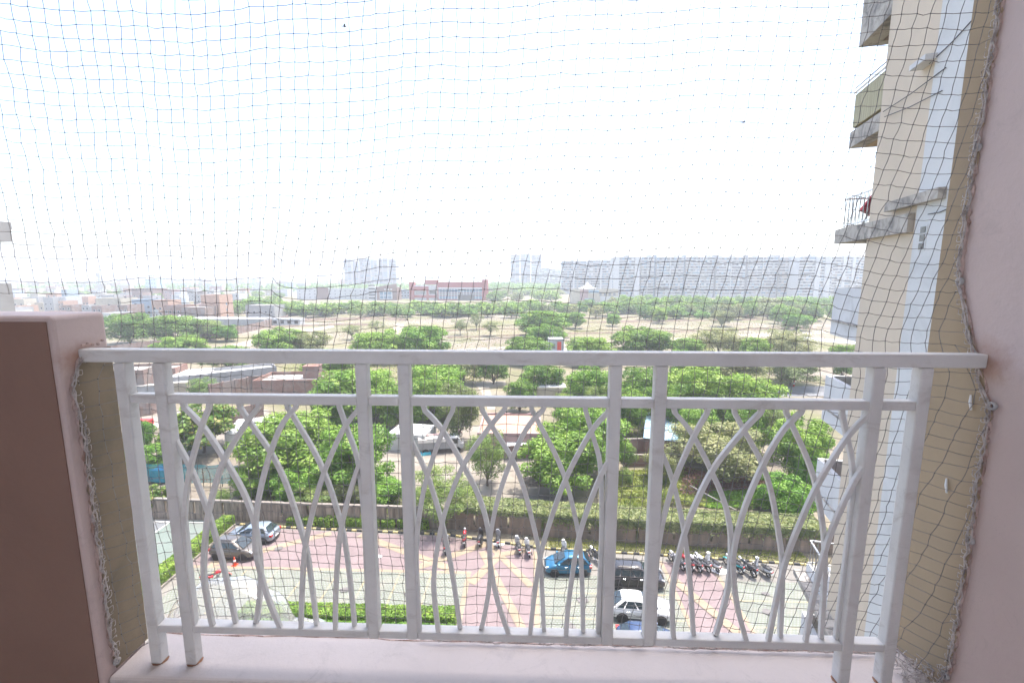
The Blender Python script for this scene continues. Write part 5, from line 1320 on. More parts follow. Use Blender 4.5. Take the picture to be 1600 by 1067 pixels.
# ================================================================== RIGHT WING of the block
E0 = Vector((10.0, 14.1)); RV = Vector((0.235, 0.972)); NV = Vector((-0.972, 0.235))
def wxf(a, b, z): q = E0 - RV * a + NV * b; return (q.x, q.y, z)
def wing_at(px, py, b=0.0):
    d = ray(px, py); o = EYE.xy - E0 - NV * b
    t = -o.dot(NV) / d.xy.dot(NV)
    P = EYE + d * t
    return ((E0 - P.xy).dot(RV), P.z)
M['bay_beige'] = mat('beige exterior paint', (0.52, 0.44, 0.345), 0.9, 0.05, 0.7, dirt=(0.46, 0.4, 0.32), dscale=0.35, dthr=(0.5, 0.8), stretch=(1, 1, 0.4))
M['strip_white'] = mat('white exterior paint', (0.52, 0.525, 0.52), 0.85, 0.04, 1.0, dirt=(0.44, 0.445, 0.44), dscale=0.5)
M['parapet_white'] = mat('white parapet paint', (0.52, 0.52, 0.52), 0.85, 0.05, 1.0, dirt=(0.36, 0.35, 0.34), dscale=0.9, dthr=(0.55, 0.8))
M['ledge'] = mat('mould stained ledge', (0.38, 0.35, 0.31), 0.95, 0.12, 2.0, dirt=(0.17, 0.16, 0.15), dscale=2.4, dthr=(0.46, 0.64))
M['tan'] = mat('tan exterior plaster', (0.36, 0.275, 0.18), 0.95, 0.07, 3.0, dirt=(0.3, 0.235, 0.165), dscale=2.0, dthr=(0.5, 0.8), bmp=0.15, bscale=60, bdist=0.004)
M['bamboo'] = mat('yellow bamboo screen', (0.34, 0.31, 0.2), 0.8, 0.2, 6, stretch=(4, 4, 0.2))
wg = empty('apartment_wing', (0, 0, 0), 0, 'tall beige and white wing with balconies at the right of the view', 'apartment wing')
MB(wxf).box(0, 2.52, -9, 0, 0, 47).build('bay_wall', M['bay_beige'], wg)
MB(wxf).box(2.523, 13, -9, 0.04, 0, 47).build('white_wall', M['strip_white'], wg)
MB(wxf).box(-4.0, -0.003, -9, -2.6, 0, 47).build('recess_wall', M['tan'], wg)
for k in range(-8, 7):
    z = 25.05 + 3.05 * k
    MB(wxf).box(-1.98, -0.003, -2.55, 0.0, z, z + 0.5).build('balcony_slab', M['ledge'] if k >= 0 else M['parapet_white'], wg)
    if k == -4:
        MB(wxf).box(-2.02, 2.4, 0.003, 0.4, z, z + 0.2).build('ledge', M['ledge'], wg)
    if k == 0:
        MB(wxf).box(-2.0, 2.4, 0.003, 0.14, z, z + 0.46).build('ledge', M['ledge'], wg)
        MB(wxf).box(1.3, 3.6, 0.043, 0.2, z + 0.62, z + 0.86).build('ledge', M['ledge'], wg)
    if k in (0, -4):
        rl = MB(wxf)
        rl.box(-1.95, -0.01, -0.06, -0.02, z + 1.42, z + 1.47).box(-1.95, -0.01, -0.06, -0.02, z + 0.56, z + 0.6).box(-1.97, -1.93, -2.5, -0.065, z + 1.42, z + 1.47).box(-1.97, -1.93, -2.5, -0.065, z + 0.56, z + 0.6)
        rl.build('rail', M['white_plastic'], wg)
        for j in range(15): MB(wxf).tube([(-1.9 + j * 0.13, -0.04, z + 0.5), (-1.9 + j * 0.13 + 0.06 * (-1) ** j, -0.04, z + 1.0), (-1.9 + j * 0.13, -0.04, z + 1.44)], 0.012, 5).build('baluster', M['steel'], wg)
        for j in range(8): MB(wxf).tube([(-1.95, -0.3 - j * 0.3, z + 0.5), (-1.95, -0.3 - j * 0.3, z + 1.44)], 0.012, 5).build('baluster', M['steel'], wg)
    if k == 1:
        for j in range(13): MB(wxf).box(-1.93 + j * 0.148, -1.93 + j * 0.148 + 0.14, -0.07 - 0.012 * (j % 2), -0.03, z + 0.62, z + 1.62).build('screen_panel', M['bamboo'], wg)
        for j in range(8): MB(wxf).box(-1.97, -1.94, -0.36 - j * 0.28, -0.09 - j * 0.28, z + 0.62, z + 1.62).build('screen_panel', M['bamboo'], wg)
        MB(wxf).tube([(-2.05, -0.04, z + 1.72), (0, -0.04, z + 1.72)], 0.035, 6).build('rail', M['white_plastic'], wg)
        MB(wxf).tube([(-2.0, -0.04, z + 1.85), (0, -0.04, z + 1.85)], 0.02, 6).build('rail', M['steel'], wg)
        MB(wxf).box(-1.8, -0.4, -2.4, -0.4, z - 0.02, z - 0.003).build('soffit', M['tan'], wg)
    elif k < 0 and k != -4:
        MB(wxf).box(-1.97, -0.004, -0.14, -0.002, z + 0.502, z + 1.6).build('parapet', M['parapet_white'], wg)
        MB(wxf).box(-1.97, -1.85, -2.5, -0.143, z + 0.502, z + 1.6).build('parapet', M['parapet_white'], wg)
        MB(wxf).box(-2.0, -0.002, 0.001, 0.035, z + 0.44, z + 0.5).build('drip_band', M['ledge'], wg)
    elif k > 1:
        MB(wxf).box(-1.97, -0.004, -0.14, -0.002, z + 0.502, z + 1.6).build('parapet', M['ledge'], wg)
        MB(wxf).box(-1.6, -0.2, -2.3, -0.5, z - 0.03, z - 0.004).build('soffit', M['wall_brown'], wg)
a, z = wing_at(1462, 92)
MB(wxf).box(a - 0.5, 2.6, 0.003, 0.28, z - 0.05, z + 0.07).build('sunshade', M['parapet_white'], wg)
a, z = wing_at(1441, 372, 0.05)
MB(wxf).box(a - 0.15, a + 0.15, 0.003, 0.05, z - 0.3, z + 0.3).build('vent_frame', M['strip_white'], wg)
for j in range(3): MB(wxf).box(a - 0.1, a + 0.1, 0.053, 0.06, z - 0.26 + j * 0.19, z - 0.12 + j * 0.19).build('vent_slot', M['win_dark'], wg)
for (p0, p1) in [((1380, 175), (1478, 106)), ((1382, 183), (1472, 142)), ((1452, 100), (1530, 20)), ((1450, 335), (1490, 322))]:
    a0_, z0_ = wing_at(*p0, 0.06); a1_, z1_ = wing_at(*p1, 0.06)
    MB(wxf).tube([(a0_, 0.06, z0_), ((a0_ + a1_) / 2, 0.06, (z0_ + z1_) / 2 - 0.04), (a1_, 0.06, z1_)], 0.011, 5).build('cable', M['black_plastic'], wg)
# red parasol folded on the grille balcony; washing on a lower one
qx = wxf(-1.35, -0.35, 25.55)
um = empty('parasol', qx, R(20), 'folded dark red parasol leaning on the upper grille balcony', 'parasol')
um.rotation_euler = (R(6), R(26), R(20))
MB().tube([(0, 0, 0), (0, 0, 2.2)], 0.02, 6).build('pole', M['steel'], um)
MB().loft([[(r_ * math.cos(k * math.pi / 5) * (1.25 if k % 2 else 0.8), r_ * math.sin(k * math.pi / 5) * (1.25 if k % 2 else 0.8), z_) for k in range(10)] for r_, z_ in ((0.26, 0.5), (0.2, 0.9), (0.1, 1.6), (0.02, 2.15))]).build('canopy', mat('dark red cloth', (0.24, 0.025, 0.04), 0.9, 0.25, 6), um)
qx = wxf(-0.9, -0.5, 15.9 + 1.1)
tw_ = tag(MB().box(-0.25, 0.25, -0.15, 0.15, 0, 0.7).build('red_bucket', M['red_lamp'], None, bevel=0.05), 'red bucket standing inside a lower white balcony', 'bucket'); tw_.location = (qx[0], qx[1], 15.9 + 0.5)

# left neighbouring wing, seen as two stubs at the left border
lw = empty('neighbour_wing', (-27, 20, 0), 0, 'pale neighbouring wing whose balcony stubs enter at the left border', 'apartment wing')
MB().box(-8, 1.6, -8, 0, 0, 26.0).build('wall', M['bay_beige'], lw)
MB().box(-8, 4.3, -8.2, -0.25, 26.003, 26.3).box(1.603, 4.3, -0.9, -0.3, 25.46, 26.0).build('roof_slab', M['b_grey'], lw)
for k in range(-7, 0):
    z = 25.2 + 3.05 * k
    MB().box(1.603, 4.3, -3.4, -0.62, z, z + 0.25).build('balcony_slab', M['ledge'], lw)
    MB().box(4.16, 4.3, -3.4, -0.62, z + 0.253, z + 1.5).box(1.603, 4.158, -0.76, -0.62, z + 0.253, z + 1.5).build('parapet', M['b_grey'], lw)
MB().box(2.6, 3.98, -1.6, -0.9, 23.2, 23.95).build('planter', M['black_plastic'], lw)

# ================================================================== OUR BALCONY
def pink_mat(name, base):
    m, nt, b = new_mat(name)
    c = ramp(nt, noise(nt, 2.2, 6.0, 0.6), [(0.3, tuple(x * 0.93 for x in base)), (0.7, tuple(min(1, x * 1.05) for x in base))])
    s = ramp(nt, noise(nt, 9, 9.0, 0.72, dist=1.0), [(0.56, (0, 0, 0)), (0.72, (0.5,) * 3)])
    s2 = ramp(nt, noise(nt, 5, 3.0, 0.5, dist=3.0), [(0.497, (0, 0, 0)), (0.5, (0.5,) * 3), (0.503, (0, 0, 0))])
    c = mixc(nt, s2, c, tuple(x * 0.8 for x in base))
    c = mixc(nt, s, c, tuple(x * 0.72 for x in base))
    # rust and bare plaster round the two rail ends: stains with a shape of their own
    geo = nt.nodes.new('ShaderNodeNewGeometry')
    tot = None
    for P, rad in (((1.14, 1.15, 23.79), 0.085), ((-1.19, 1.15, 23.78), 0.08)):
        d = nt.nodes.new('ShaderNodeVectorMath'); d.operation = 'DISTANCE'
        nt.links.new(geo.outputs['Position'], d.inputs[0]); d.inputs[1].default_value = P
        ns = nt.nodes.new('ShaderNodeMath'); ns.operation = 'MULTIPLY_ADD'
        nt.links.new(noise(nt, 26, 5.0, 0.7), ns.inputs[0]); ns.inputs[1].default_value = 0.09; nt.links.new(d.outputs['Value'], ns.inputs[2])
        f = ramp(nt, ns.outputs[0], [(rad * 0.55, (0.8,) * 3), (rad * 1.35, (0, 0, 0))])
        c = mixc(nt, f, c, (0.36, 0.19, 0.12))
    nt.links.new(c, b.inputs['Base Color']); b.inputs['Roughness'].default_value = 0.62
    bump(nt, b, noise(nt, 38, 7.0, 0.65), 0.3, 0.004)
    return m
M['pink'] = pink_mat('pink interior paint', (0.57, 0.45, 0.415))
M['sill'] = pink_mat('pink sill paint', (0.57, 0.505, 0.475))
M['shaded_wall'] = mat('painted shade interior wall', (0.235, 0.14, 0.105), 0.6, 0.05, 2.0, dirt=(0.2, 0.118, 0.09), dscale=1.0, bmp=0.08, bscale=50)  # brown carries the shade on the parapet front in its colour
M['floor_tile'] = mat('pale floor tile', (0.76, 0.72, 0.68), 0.4, 0.08, 2)
M['back_wall'] = mat('cream back wall paint', (0.85, 0.82, 0.79), 0.8, 0.03, 2)
bal = empty('apartment_balcony', (0, 0, 0), 0, 'pink painted balcony recess with a sill, side walls and a low parapet', 'balcony')
MB().box(-1.19, 1.14, 1.10, 1.30, 22.2, 22.87).build('sill', M['sill'], bal, bevel=0.012, seg=3)
MB().box(-2.7, -1.192, 1.092, 1.242, 22.2, 23.9).build('parapet', M['pink'], bal, bevel=0.012, seg=3)
MB().box(1.14, 1.36, -1.6, 1.318, 21.6, 28.6).build('side_wall', M['pink'], bal, bevel=0.006)
MB().box(-2.7, -1.203, 1.0885, 1.0915, 22.6, 23.885).build('inner_face_shade', M['shaded_wall'], bal)  # thin panel added over the pink parapet to darken its shaded side
MB().box(-2.95, -2.702, -1.6, 1.242, 21.6, 28.6).build('side_wall', M['pink'], bal)
MB().box(-2.7, 1.138, -1.6, 1.09, 22.4, 22.6).build('floor', M['floor_tile'], bal)
MB().box(-2.7, 1.138, -0.7, -0.5, 22.6, 28.6).build('back_wall', M['back_wall'], bal)  # unseen wall pulled close behind the camera to bounce light onto the railing
MB().box(-3.2, 3.2, -1.8, 2.4, 28.602, 28.85).build('shading_ceiling_slab', M['back_wall'], bal)  # unseen slab, height and overhang shaped to shade the sill and admit skylight
MB().box(-1.3, 1.36, 1.322, 1.62, 22.3, 22.52).build('outer_ledge', M['ledge'], bal)
MB().box(-14, 3.4, -9, 1.0, 0, 22.2).build('facade', M['bay_beige'], bal)
MB().box(-14, 3.4, -9, 1.0, 28.9, 45).build('facade', M['bay_beige'], bal)
rj = random.Random(5)
def skin(name, x0, x1, edge, yout, m):
    P = []
    for (y0, z0), (y1, z1) in zip(edge[:-1], edge[1:]):
        n = max(2, int(abs(z1 - z0) / 0.018))
        for k in range(n): P.append((y0 + (y1 - y0) * k / n + rj.uniform(-0.006, 0.006), z0 + (z1 - z0) * k / n))
    P.append(edge[-1])
    vs = []; fs = []
    for y, z in P: vs += [(x0, y, z), (x1, y, z), (x0, yout, z), (x1, yout, z)]
    for k in range(len(P) - 1):
        a = 4 * k; b = a + 4
        fs += [(a, a + 2, b + 2, b), (a + 1, b + 1, b + 3, a + 3), (a, b, b + 1, a + 1)]
    MB().add(vs, fs).build(name, m, bal)
RE = [(1.245, 25.5), (1.242, 24.63), (1.251, 24.32), (1.253, 24.05), (1.248, 23.98), (1.182, 23.81), (1.122, 23.67), (1.12, 23.32), (1.12, 22.97), (1.15, 22.872)]
LE = [(1.16, 23.80), (1.117, 23.72), (1.126, 23.54), (1.124, 23.27), (1.125, 22.97), (1.132, 22.872)]
skin('outer_plaster', 1.1365, 1.1385, RE, 1.3175, M['tan'])
M['tan_shaded'] = mat('shaded tan exterior plaster', (0.25, 0.195, 0.13), 0.95, 0.1, 3.0, dirt=(0.17, 0.14, 0.1), dscale=4.0, dthr=(0.45, 0.7), bmp=0.25, bscale=60, bdist=0.004)  # darker copy of the tan: left wall shade in the colour, plus dirt patches
skin('outer_plaster', -1.1885, -1.1905, LE, 1.2415, M['tan_shaded'])
# ragged plaster bead along the net line
M['bead'] = mat('crumbled plaster bead', (0.5, 0.38, 0.34), 0.95, 0.25, 30, dirt=(0.3, 0.19, 0.15), dscale=22, dthr=(0.5, 0.66), bmp=0.6, bscale=90)
def bead(edge, x, rr, name='plaster_bead'):
    pts = []; rad = []
    for (y0, z0), (y1, z1) in zip(edge[:-1], edge[1:]):
        n = max(2, int(abs(z1 - z0) / 0.012))
        for k in range(n):
            pts.append((x, y0 + (y1 - y0) * k / n + rj.uniform(-0.004, 0.004), z0 + (z1 - z0) * k / n)); rad.append(rr * rj.uniform(0.4, 1.3))
    MB().tube(pts, rad, 6).build(name, M['bead'], bal)
bead(RE, 1.139, 0.0045)
bead(LE, -1.191, 0.0045)
MB().tube([(-1.19 + k * 0.04, 1.266 + rj.uniform(-0.003, 0.003), 22.87) for k in range(58)], [0.003 * rj.uniform(0.4, 1.3) for k in range(58)], 6).build('plaster_bead', M['bead'], bal)
# broken corner of the parapet above the rail end
for k in range(5): MB().lathe([(0.001, 0), (0.005, 0.002), (0.003, 0.006)], 6, c=(-1.188 + rj.uniform(0, 0.006), 1.16 + 0.014 * k, 23.815 + rj.uniform(-0.006, 0.004))).build('plaster_chip', M['bead'], bal)

# ================================================================== RAILING
def rail_mat():
    m, nt, b = new_mat('chipped white metal paint')
    c = ramp(nt, noise(nt, 7, 6.0, 0.65), [(0.3, (0.62, 0.605, 0.58)), (0.7, (0.72, 0.705, 0.68))])
    s = ramp(nt, noise(nt, 16, 9.0, 0.75, stretch=(0.35, 1, 1), dist=0.8), [(0.54, (0, 0, 0)), (0.68, (0.5,) * 3)])
    c = mixc(nt, s, c, (0.42, 0.38, 0.34))
    r_ = ramp(nt, noise(nt, 9, 9.0, 0.8), [(0.72, (0, 0, 0)), (0.77, (0.8,) * 3)])
    c = mixc(nt, r_, c, (0.2, 0.11, 0.07))
    nt.links.new(c, b.inputs['Base Color']); b.inputs['Roughness'].default_value = 0.5
    bump(nt, b, noise(nt, 30, 6.0, 0.65), 0.25, 0.002)
    return m
M['rail'] = rail_mat()
M['rust'] = mat('rusty foot', (0.3, 0.16, 0.1), 0.9, 0.3, 40)
rail = empty('balcony_railing', (0, 1.15, 22.87), 0, 'white metal balcony railing with interlaced curved bars', 'railing')
rail.location = (0, 0, 0)
YR = 1.15
MB().box(-1.195, 1.142, YR, YR + 0.034, 23.771, 23.806).build('top_rail', M['rail'], rail, bevel=0.004)
PX = [-1.086, -0.981, -0.436, -0.324, 0.227, 0.343, 0.885, 1.0]
hw_ = 0.0155
segs = [(PX[k] + hw_, PX[k + 1] - hw_) for k in range(7)]
for a, b in segs:
    MB().box(a, b, YR + 0.003, YR + 0.031, 23.659, 23.684).build('middle_rail', M['rail'], rail, bevel=0.003)
    MB().box(a, b, YR + 0.001, YR + 0.033, 22.974, 22.997).build('bottom_rail', M['rail'], rail, bevel=0.003)
for k, x in enumerate(PX):
    long = k in (0, 1, 6, 7)
    z0 = 22.872 if long else 22.974
    MB().box(x - hw_, x + hw_, YR - 0.001, YR + 0.032, z0, 23.7705).build('post', M['rail'], rail, bevel=0.004)
    if long: MB().lathe([(0.0215, 22.8705), (0.0185, 22.8725)], 10, c=(x, YR + 0.016, 0)).build('rust_foot', M['rust'], rail)
BARS = {  # bends of the ten bars of the middle bay as measured; 0 = rear layer, 1 = front layer
 'a': (0, [(661, 638), (691, 671), (724, 726.5), (749, 777), (762, 823), (766, 872), (765, 910), (760, 945), (751, 988)]),
 'b': (1, [(709, 638), (691, 676), (668, 742), (655.5, 802), (651, 853), (651, 890), (653, 930), (656, 988)]),
 'c': (0, [(641.6, 686), (665.6, 736.6), (681, 782), (693.5, 828), (707.5, 900), (720, 988)]),
 'd': (1, [(790, 638), (764, 668), (724, 726.5), (698.5, 790), (686, 840), (678, 900), (680, 945), (686, 992)]),
 'e': (0, [(752, 638), (769, 666), (797, 711), (815, 752), (829, 802), (842, 860), (846, 900), (850, 988)]),
 'f': (1, [(850.6, 638), (825, 666), (801, 713), (780, 772), (769, 820), (765, 860), (768, 892), (778, 940), (796, 993)]),
 'g': (0, [(830, 638), (840.5, 658), (866, 706), (883.5, 749), (897, 800), (906, 850), (910, 925), (911, 990)]),
 'h': (1, [(952, 641), (921, 678), (883.5, 749), (861, 810), (845, 865), (835, 930), (828, 993)]),
 'i': (0, [(914, 638), (924, 673), (937, 721), (940, 777), (940, 830), (938, 887), (934, 991)]),
 'j': (1, [(950.5, 721), (939, 742), (919, 792), (904, 842), (895, 892), (887.5, 950), (884, 994)])}
def catmull(P, n=6):
    P = [P[0]] + P + [P[-1]]; out = []
    for k in range(1, len(P) - 2):
        for j in range(n):
            t = j / n; a, b, c, d = P[k - 1], P[k], P[k + 1], P[k + 2]
            out.append(0.5 * ((2 * b) + (c - a) * t + (2 * a - 5 * b + 4 * c - d) * t * t + (3 * b - a - 3 * c + d) * t ** 3))
    return out + [P[-2]]
def bar_mesh(layer, pxs):
    y = YR + (0.0085 if layer else 0.0225)
    P = catmull([aty(a, b, y) for a, b in pxs])
    P = [Vector((p.x, y, min(23.6585, max(22.9975, p.z)))) for p in P]
    P[-1].z = 22.996; 
    if pxs[0][1] < 650: P[0].z = 23.661
    w, t = 0.0062, 0.006
    rings = []
    for k, p in enumerate(P):
        d = (P[min(k + 1, len(P) - 1)] - P[max(k - 1, 0)]); d = d.normalized()
        s = Vector((d.z, 0, -d.x))
        rings.append([tuple(p + s * w + Vector((0, -t, 0))), tuple(p - s * w + Vector((0, -t, 0))), tuple(p - s * w + Vector((0, t, 0))), tuple(p + s * w + Vector((0, t, 0)))])
    return MB().loft(rings).mesh('curved_bar', M['rail'])
for nm, (ly, pxs) in BARS.items():
    me = bar_mesh(ly, pxs)
    for dx in (0.0, -0.66, 0.6625):
        o = link_mesh('curved_bar', me, rail, (dx, 0, 0))
        bv = o.modifiers.new('bevel', 'BEVEL'); bv.width = 0.0018; bv.segments = 2; bv.limit_method = 'ANGLE'

# ================================================================== BIRD NET
M['knot'] = mat('dark knot twine', (0.08, 0.075, 0.075), 0.8, 0.2, 30)
M['hook_grey'] = mat('dull grey hook', (0.4, 0.38, 0.37), 0.5, 0.15, 40)
M['twine'] = mat('dark net twine', (0.23, 0.215, 0.205), 0.8, 0.2, 30)
M['old_twine'] = mat('dirty pale twine', (0.5, 0.45, 0.42), 0.9, 0.25, 60, dirt=(0.2, 0.16, 0.14), dscale=40)
net = empty('bird_net', (0, 0, 0), 0, 'fine square meshed bird net stretched outside the railing', 'net')
def sstep(a, b, x):
    t = np.clip((x - a) / (b - a), 0, 1); return t * t * (3 - 2 * t)
rn = np.random.default_rng(9)
PIT = 0.0335
ni, nj = int((1.6 + 2.6) / PIT), int((25.6 - 22.88) / PIT)
I, J = np.meshgrid(np.arange(ni), np.arange(nj), indexing='ij')
X0 = -2.6 + PIT * I; Z0 = 22.885 + PIT * J
Az = sstep(-1.15, -0.5, X0) * (0.21 - 0.03 * sstep(0.0, 1.0, X0)) 
Xn = X0 + Az * 0.25 * np.tanh((Z0 - 24.12) / 0.25) + 0.05 * sstep(-1.0, 0.2, X0) * (Z0 - 24.0) + 0.1 * sstep(0.2, 0.9, X0) * (Z0 - 24.0) - 0.045 * (1 - sstep(-1.4, -0.9, X0)) * (Z0 - 24.1)
Zn = Z0 + 0.005 * np.sin(X0 * 7 + Z0 * 3) + 0.004 * np.sin(X0 * 17 + 1) + 0.05 * sstep(0.35, 1.1, X0) * sstep(24.15, 24.6, Z0) - 0.035 * sstep(0.7, 1.14, X0) * (1 - sstep(23.9, 24.3, Z0))
Zn += 0.02 * np.sin(X0 * 2.4 + 0.8) * sstep(23.8, 24.2, Z0)
# a snag that gathers the net left of centre
fx, fz = -0.68, 24.03
gq = np.exp(-((Xn - fx - 0.25 * (Zn - fz)) / 0.05) ** 2 - ((Zn - fz) / 0.16) ** 2)
side = np.tanh((Xn - fx - 0.25 * (Zn - fz)) / 0.02)
Zn -= 0.014 * side * np.exp(-((Xn - fx) / 0.3) ** 2 - ((Zn - fz) / 0.2) ** 2) ; Xn -= 0.012 * side * gq
Xn += rn.normal(size=X0.shape) * 0.0016; Zn += rn.normal(size=X0.shape) * 0.0014
up_ = sstep(23.70, 23.86, Zn)
ylow = 1.2 + 0.056 * (1 - sstep(22.9, 23.35, Zn)) * (1 - sstep(1.0, 1.1, Xn)) * sstep(-1.15, -1.05, Xn) - 0.078 * sstep(1.025, 1.13, Xn) - 0.075 * (1 - sstep(-1.185, -1.085, Xn))
yup = 1.25 - 0.05 * (1 - sstep(-1.5, -1.1, Xn))
Yn = ylow * (1 - up_) + yup * up_ + 0.006 * np.sin(X0 * 5 + Z0 * 4) * sstep(-1.0, -0.8, Xn) * (1 - sstep(0.8, 1.0, Xn)) + rn.normal(size=X0.shape) * 0.001
okn = (Xn < 1.134) & ((Xn > -1.184) | (Zn > 23.93)) & (Zn > 22.89) & (Xn > -2.68)
def tubes(segs, r):
    """3-sided threads for many short polylines (lists of points), joined in one mesh"""
    V, Fc = [], []
    base = 0
    for P in segs:
        P = np.asarray(P); n = len(P)
        d = np.gradient(P, axis=0); d /= np.linalg.norm(d, axis=1, keepdims=True) + 1e-12
        e = np.cross(d, np.array([0.12, 1.0, 0.05])); e /= np.linalg.norm(e, axis=1, keepdims=True) + 1e-12
        f = np.cross(d, e)
        for k in range(3):
            a = 2 * math.pi * k / 3
            V.append(P + (e * math.cos(a) + f * math.sin(a)) * r)
        for k in range(3):
            a0 = base + k * n; b0 = base + ((k + 1) % 3) * n
            for q in range(n - 1): Fc.append((a0 + q, a0 + q + 1, b0 + q + 1, b0 + q))
        base += 3 * n
    me = bpy.data.meshes.new('netting')
    me.from_pydata(np.concatenate(V).tolist(), [], Fc)
    return me
segs_n = []
for axis in (0, 1):
    for u in range(ni if axis == 0 else nj):
        run = []
        rngu = range(nj) if axis == 0 else range(ni)
        for v in rngu:
            i, j = (u, v) if axis == 0 else (v, u)
            if okn[i, j]:
                p = np.array([Xn[i, j], Yn[i, j], Zn[i, j]])
                if run:
                    m_ = (run[-1] + p) / 2 + rn.normal(size=3) * 0.0009
                    if axis == 1: m_[2] -= 0.0012
                    run.append(m_)
                run.append(p)
            else:
                if axis == 1 and run and Xn[i, j] >= 1.134 and len(run) > 1:   # tie the row into the wall line
                    z_ = run[-1][2]
                    run.append(np.array([1.137, np.interp(z_, [q[1] for q in RE][::-1], [q[0] for q in RE][::-1]), z_ + rn.normal() * 0.008]))
                if len(run) > 1: segs_n.append(run)
                run = []
        if len(run) > 1: segs_n.append(run)
nm_ = tubes(segs_n, 0.00088)
nm_.materials.append(M['twine'])
o = link_mesh('netting', nm_, net); o['kind'] = 'stuff'
kn = MB()
for i in range(ni):
    for j in range(nj):
        if okn[i, j]:
            x, y, z = Xn[i, j], Yn[i, j], Zn[i, j]; r_ = 0.0019
            kn.v += [(x - r_, y, z), (x + r_, y, z), (x, y - r_, z), (x, y + r_, z), (x, y, z - r_), (x, y, z + r_)]
            b_ = len(kn.v) - 6
            kn.f += [(b_ + p, b_ + q, b_ + s) for p, q, s in ((0, 2, 5), (2, 1, 5), (1, 3, 5), (3, 0, 5), (2, 0, 4), (1, 2, 4), (3, 1, 4), (0, 3, 4))]; kn.mi += [0] * 8
o = kn.build('knots', M['knot'], net, fix=False); o['kind'] = 'stuff'
# edge rope, loops and hooks along the walls and sill
def edge_run(edge, x, sx, name):
    for s_ in range(3):
        pts = []
        for (y0, z0), (y1, z1) in zip(edge[:-1], edge[1:]):
            n = max(2, int(abs(z1 - z0) / 0.02))
            for k in range(n): pts.append((x + sx * rj.uniform(0.001, 0.009), y0 + (y1 - y0) * k / n + rj.uniform(-0.007, 0.009), z0 + (z1 - z0) * k / n))
        MB().tube(pts, 0.0016, 5).build('edge_rope', M['old_twine'], net)
    lp_ = MB()
    for (y0, z0), (y1, z1) in zip(edge[:-1], edge[1:]):
        n = int(abs(z1 - z0) / 0.022)
        for k in range(n):
            cy, cz = y0 + (y1 - y0) * k / n, z0 + (z1 - z0) * k / n; r_ = rj.uniform(0.005, 0.013); ph = rj.uniform(0, 6)
            lp_.tube([(x + sx * (0.003 + 0.006 * abs(math.sin(ph + t))), cy + 0.006 + r_ * math.cos(ph + t), cz + r_ * 0.8 * math.sin(ph + t)) for t in np.linspace(0, rj.uniform(3.5, 5.5), 9)], 0.0009, 4)
    o = lp_.build('twine_loops', M['old_twine'], net, fix=False); o['kind'] = 'stuff'
edge_run(RE, 1.136, -1, 'r')
edge_run(LE, -1.188, 1, 'l')
lp_ = MB()
for s_ in range(3): lp_.tube([(-0.33 + k * 0.03, 1.256 + rj.uniform(-0.006, 0.006), 22.876 + rj.uniform(0, 0.012) + 0.004 * s_) for k in range(49)], 0.0016, 5)
for k in range(70):
    cx, cy = rj.uniform(-0.2, 1.12), 1.255; r_ = rj.uniform(0.006, 0.016); ph = rj.uniform(0, 6)
    lp_.tube([(cx + r_ * math.cos(ph + t), cy + rj.uniform(-0.004, 0.004), 22.884 + r_ * 0.6 * math.sin(ph + t)) for t in np.linspace(0, 4.5, 9)], 0.0009, 4)
for k in range(60):
    q = [rj.uniform(1.06, 1.135), rj.uniform(1.1, 1.2), 22.875 + rj.uniform(0, 0.035)]; pts = []
    for t in range(7): q = [min(1.136, q[0] + rj.uniform(-0.012, 0.012)), q[1] + rj.uniform(-0.012, 0.012), max(22.874, q[2] + rj.uniform(-0.01, 0.012))]; pts.append(tuple(q))
    lp_.tube(pts, 0.0012, 4)
o = lp_.build('twine_tangle', M['old_twine'], net, fix=False); o['kind'] = 'stuff'
for (y, z, x, sx) in [(1.25, 24.32, 1.138, -1), (1.247, 23.985, 1.138, -1), (1.117, 23.685, 1.138, -1), (1.12, 23.33, 1.138, -1), (1.13, 22.93, 1.138, -1), (1.132, 22.895, -1.189, 1)]:
    hk = MB().loft([[(x + sx * dx, y + r_ * math.cos(a), z + r_ * math.sin(a)) for a in [k * math.pi / 8 for k in range(16)]] for r_, dx in ((0.0105, 0.001), (0.0105, 0.006), (0.006, 0.0075), (0.0045, 0.003))], cap=False)
    hk.build('hook', M['hook_grey'], net, smooth=True)
    MB().lathe([(0.0043, 0.0), (0.0043, 0.004)], 10, 'x', (x + sx * 0.001, y, z)).build('screw', M['engine'], net)
for y, z in [(1.168, 23.68), (1.2, 23.44)]:
    MB().tube([(1.133, y + 0.004, z + 0.018), (1.13, y, z), (1.132, y - 0.003, z - 0.02)], [0.002, 0.0034, 0.0022], 6).build('tie_tag', M['white_plastic'], net)
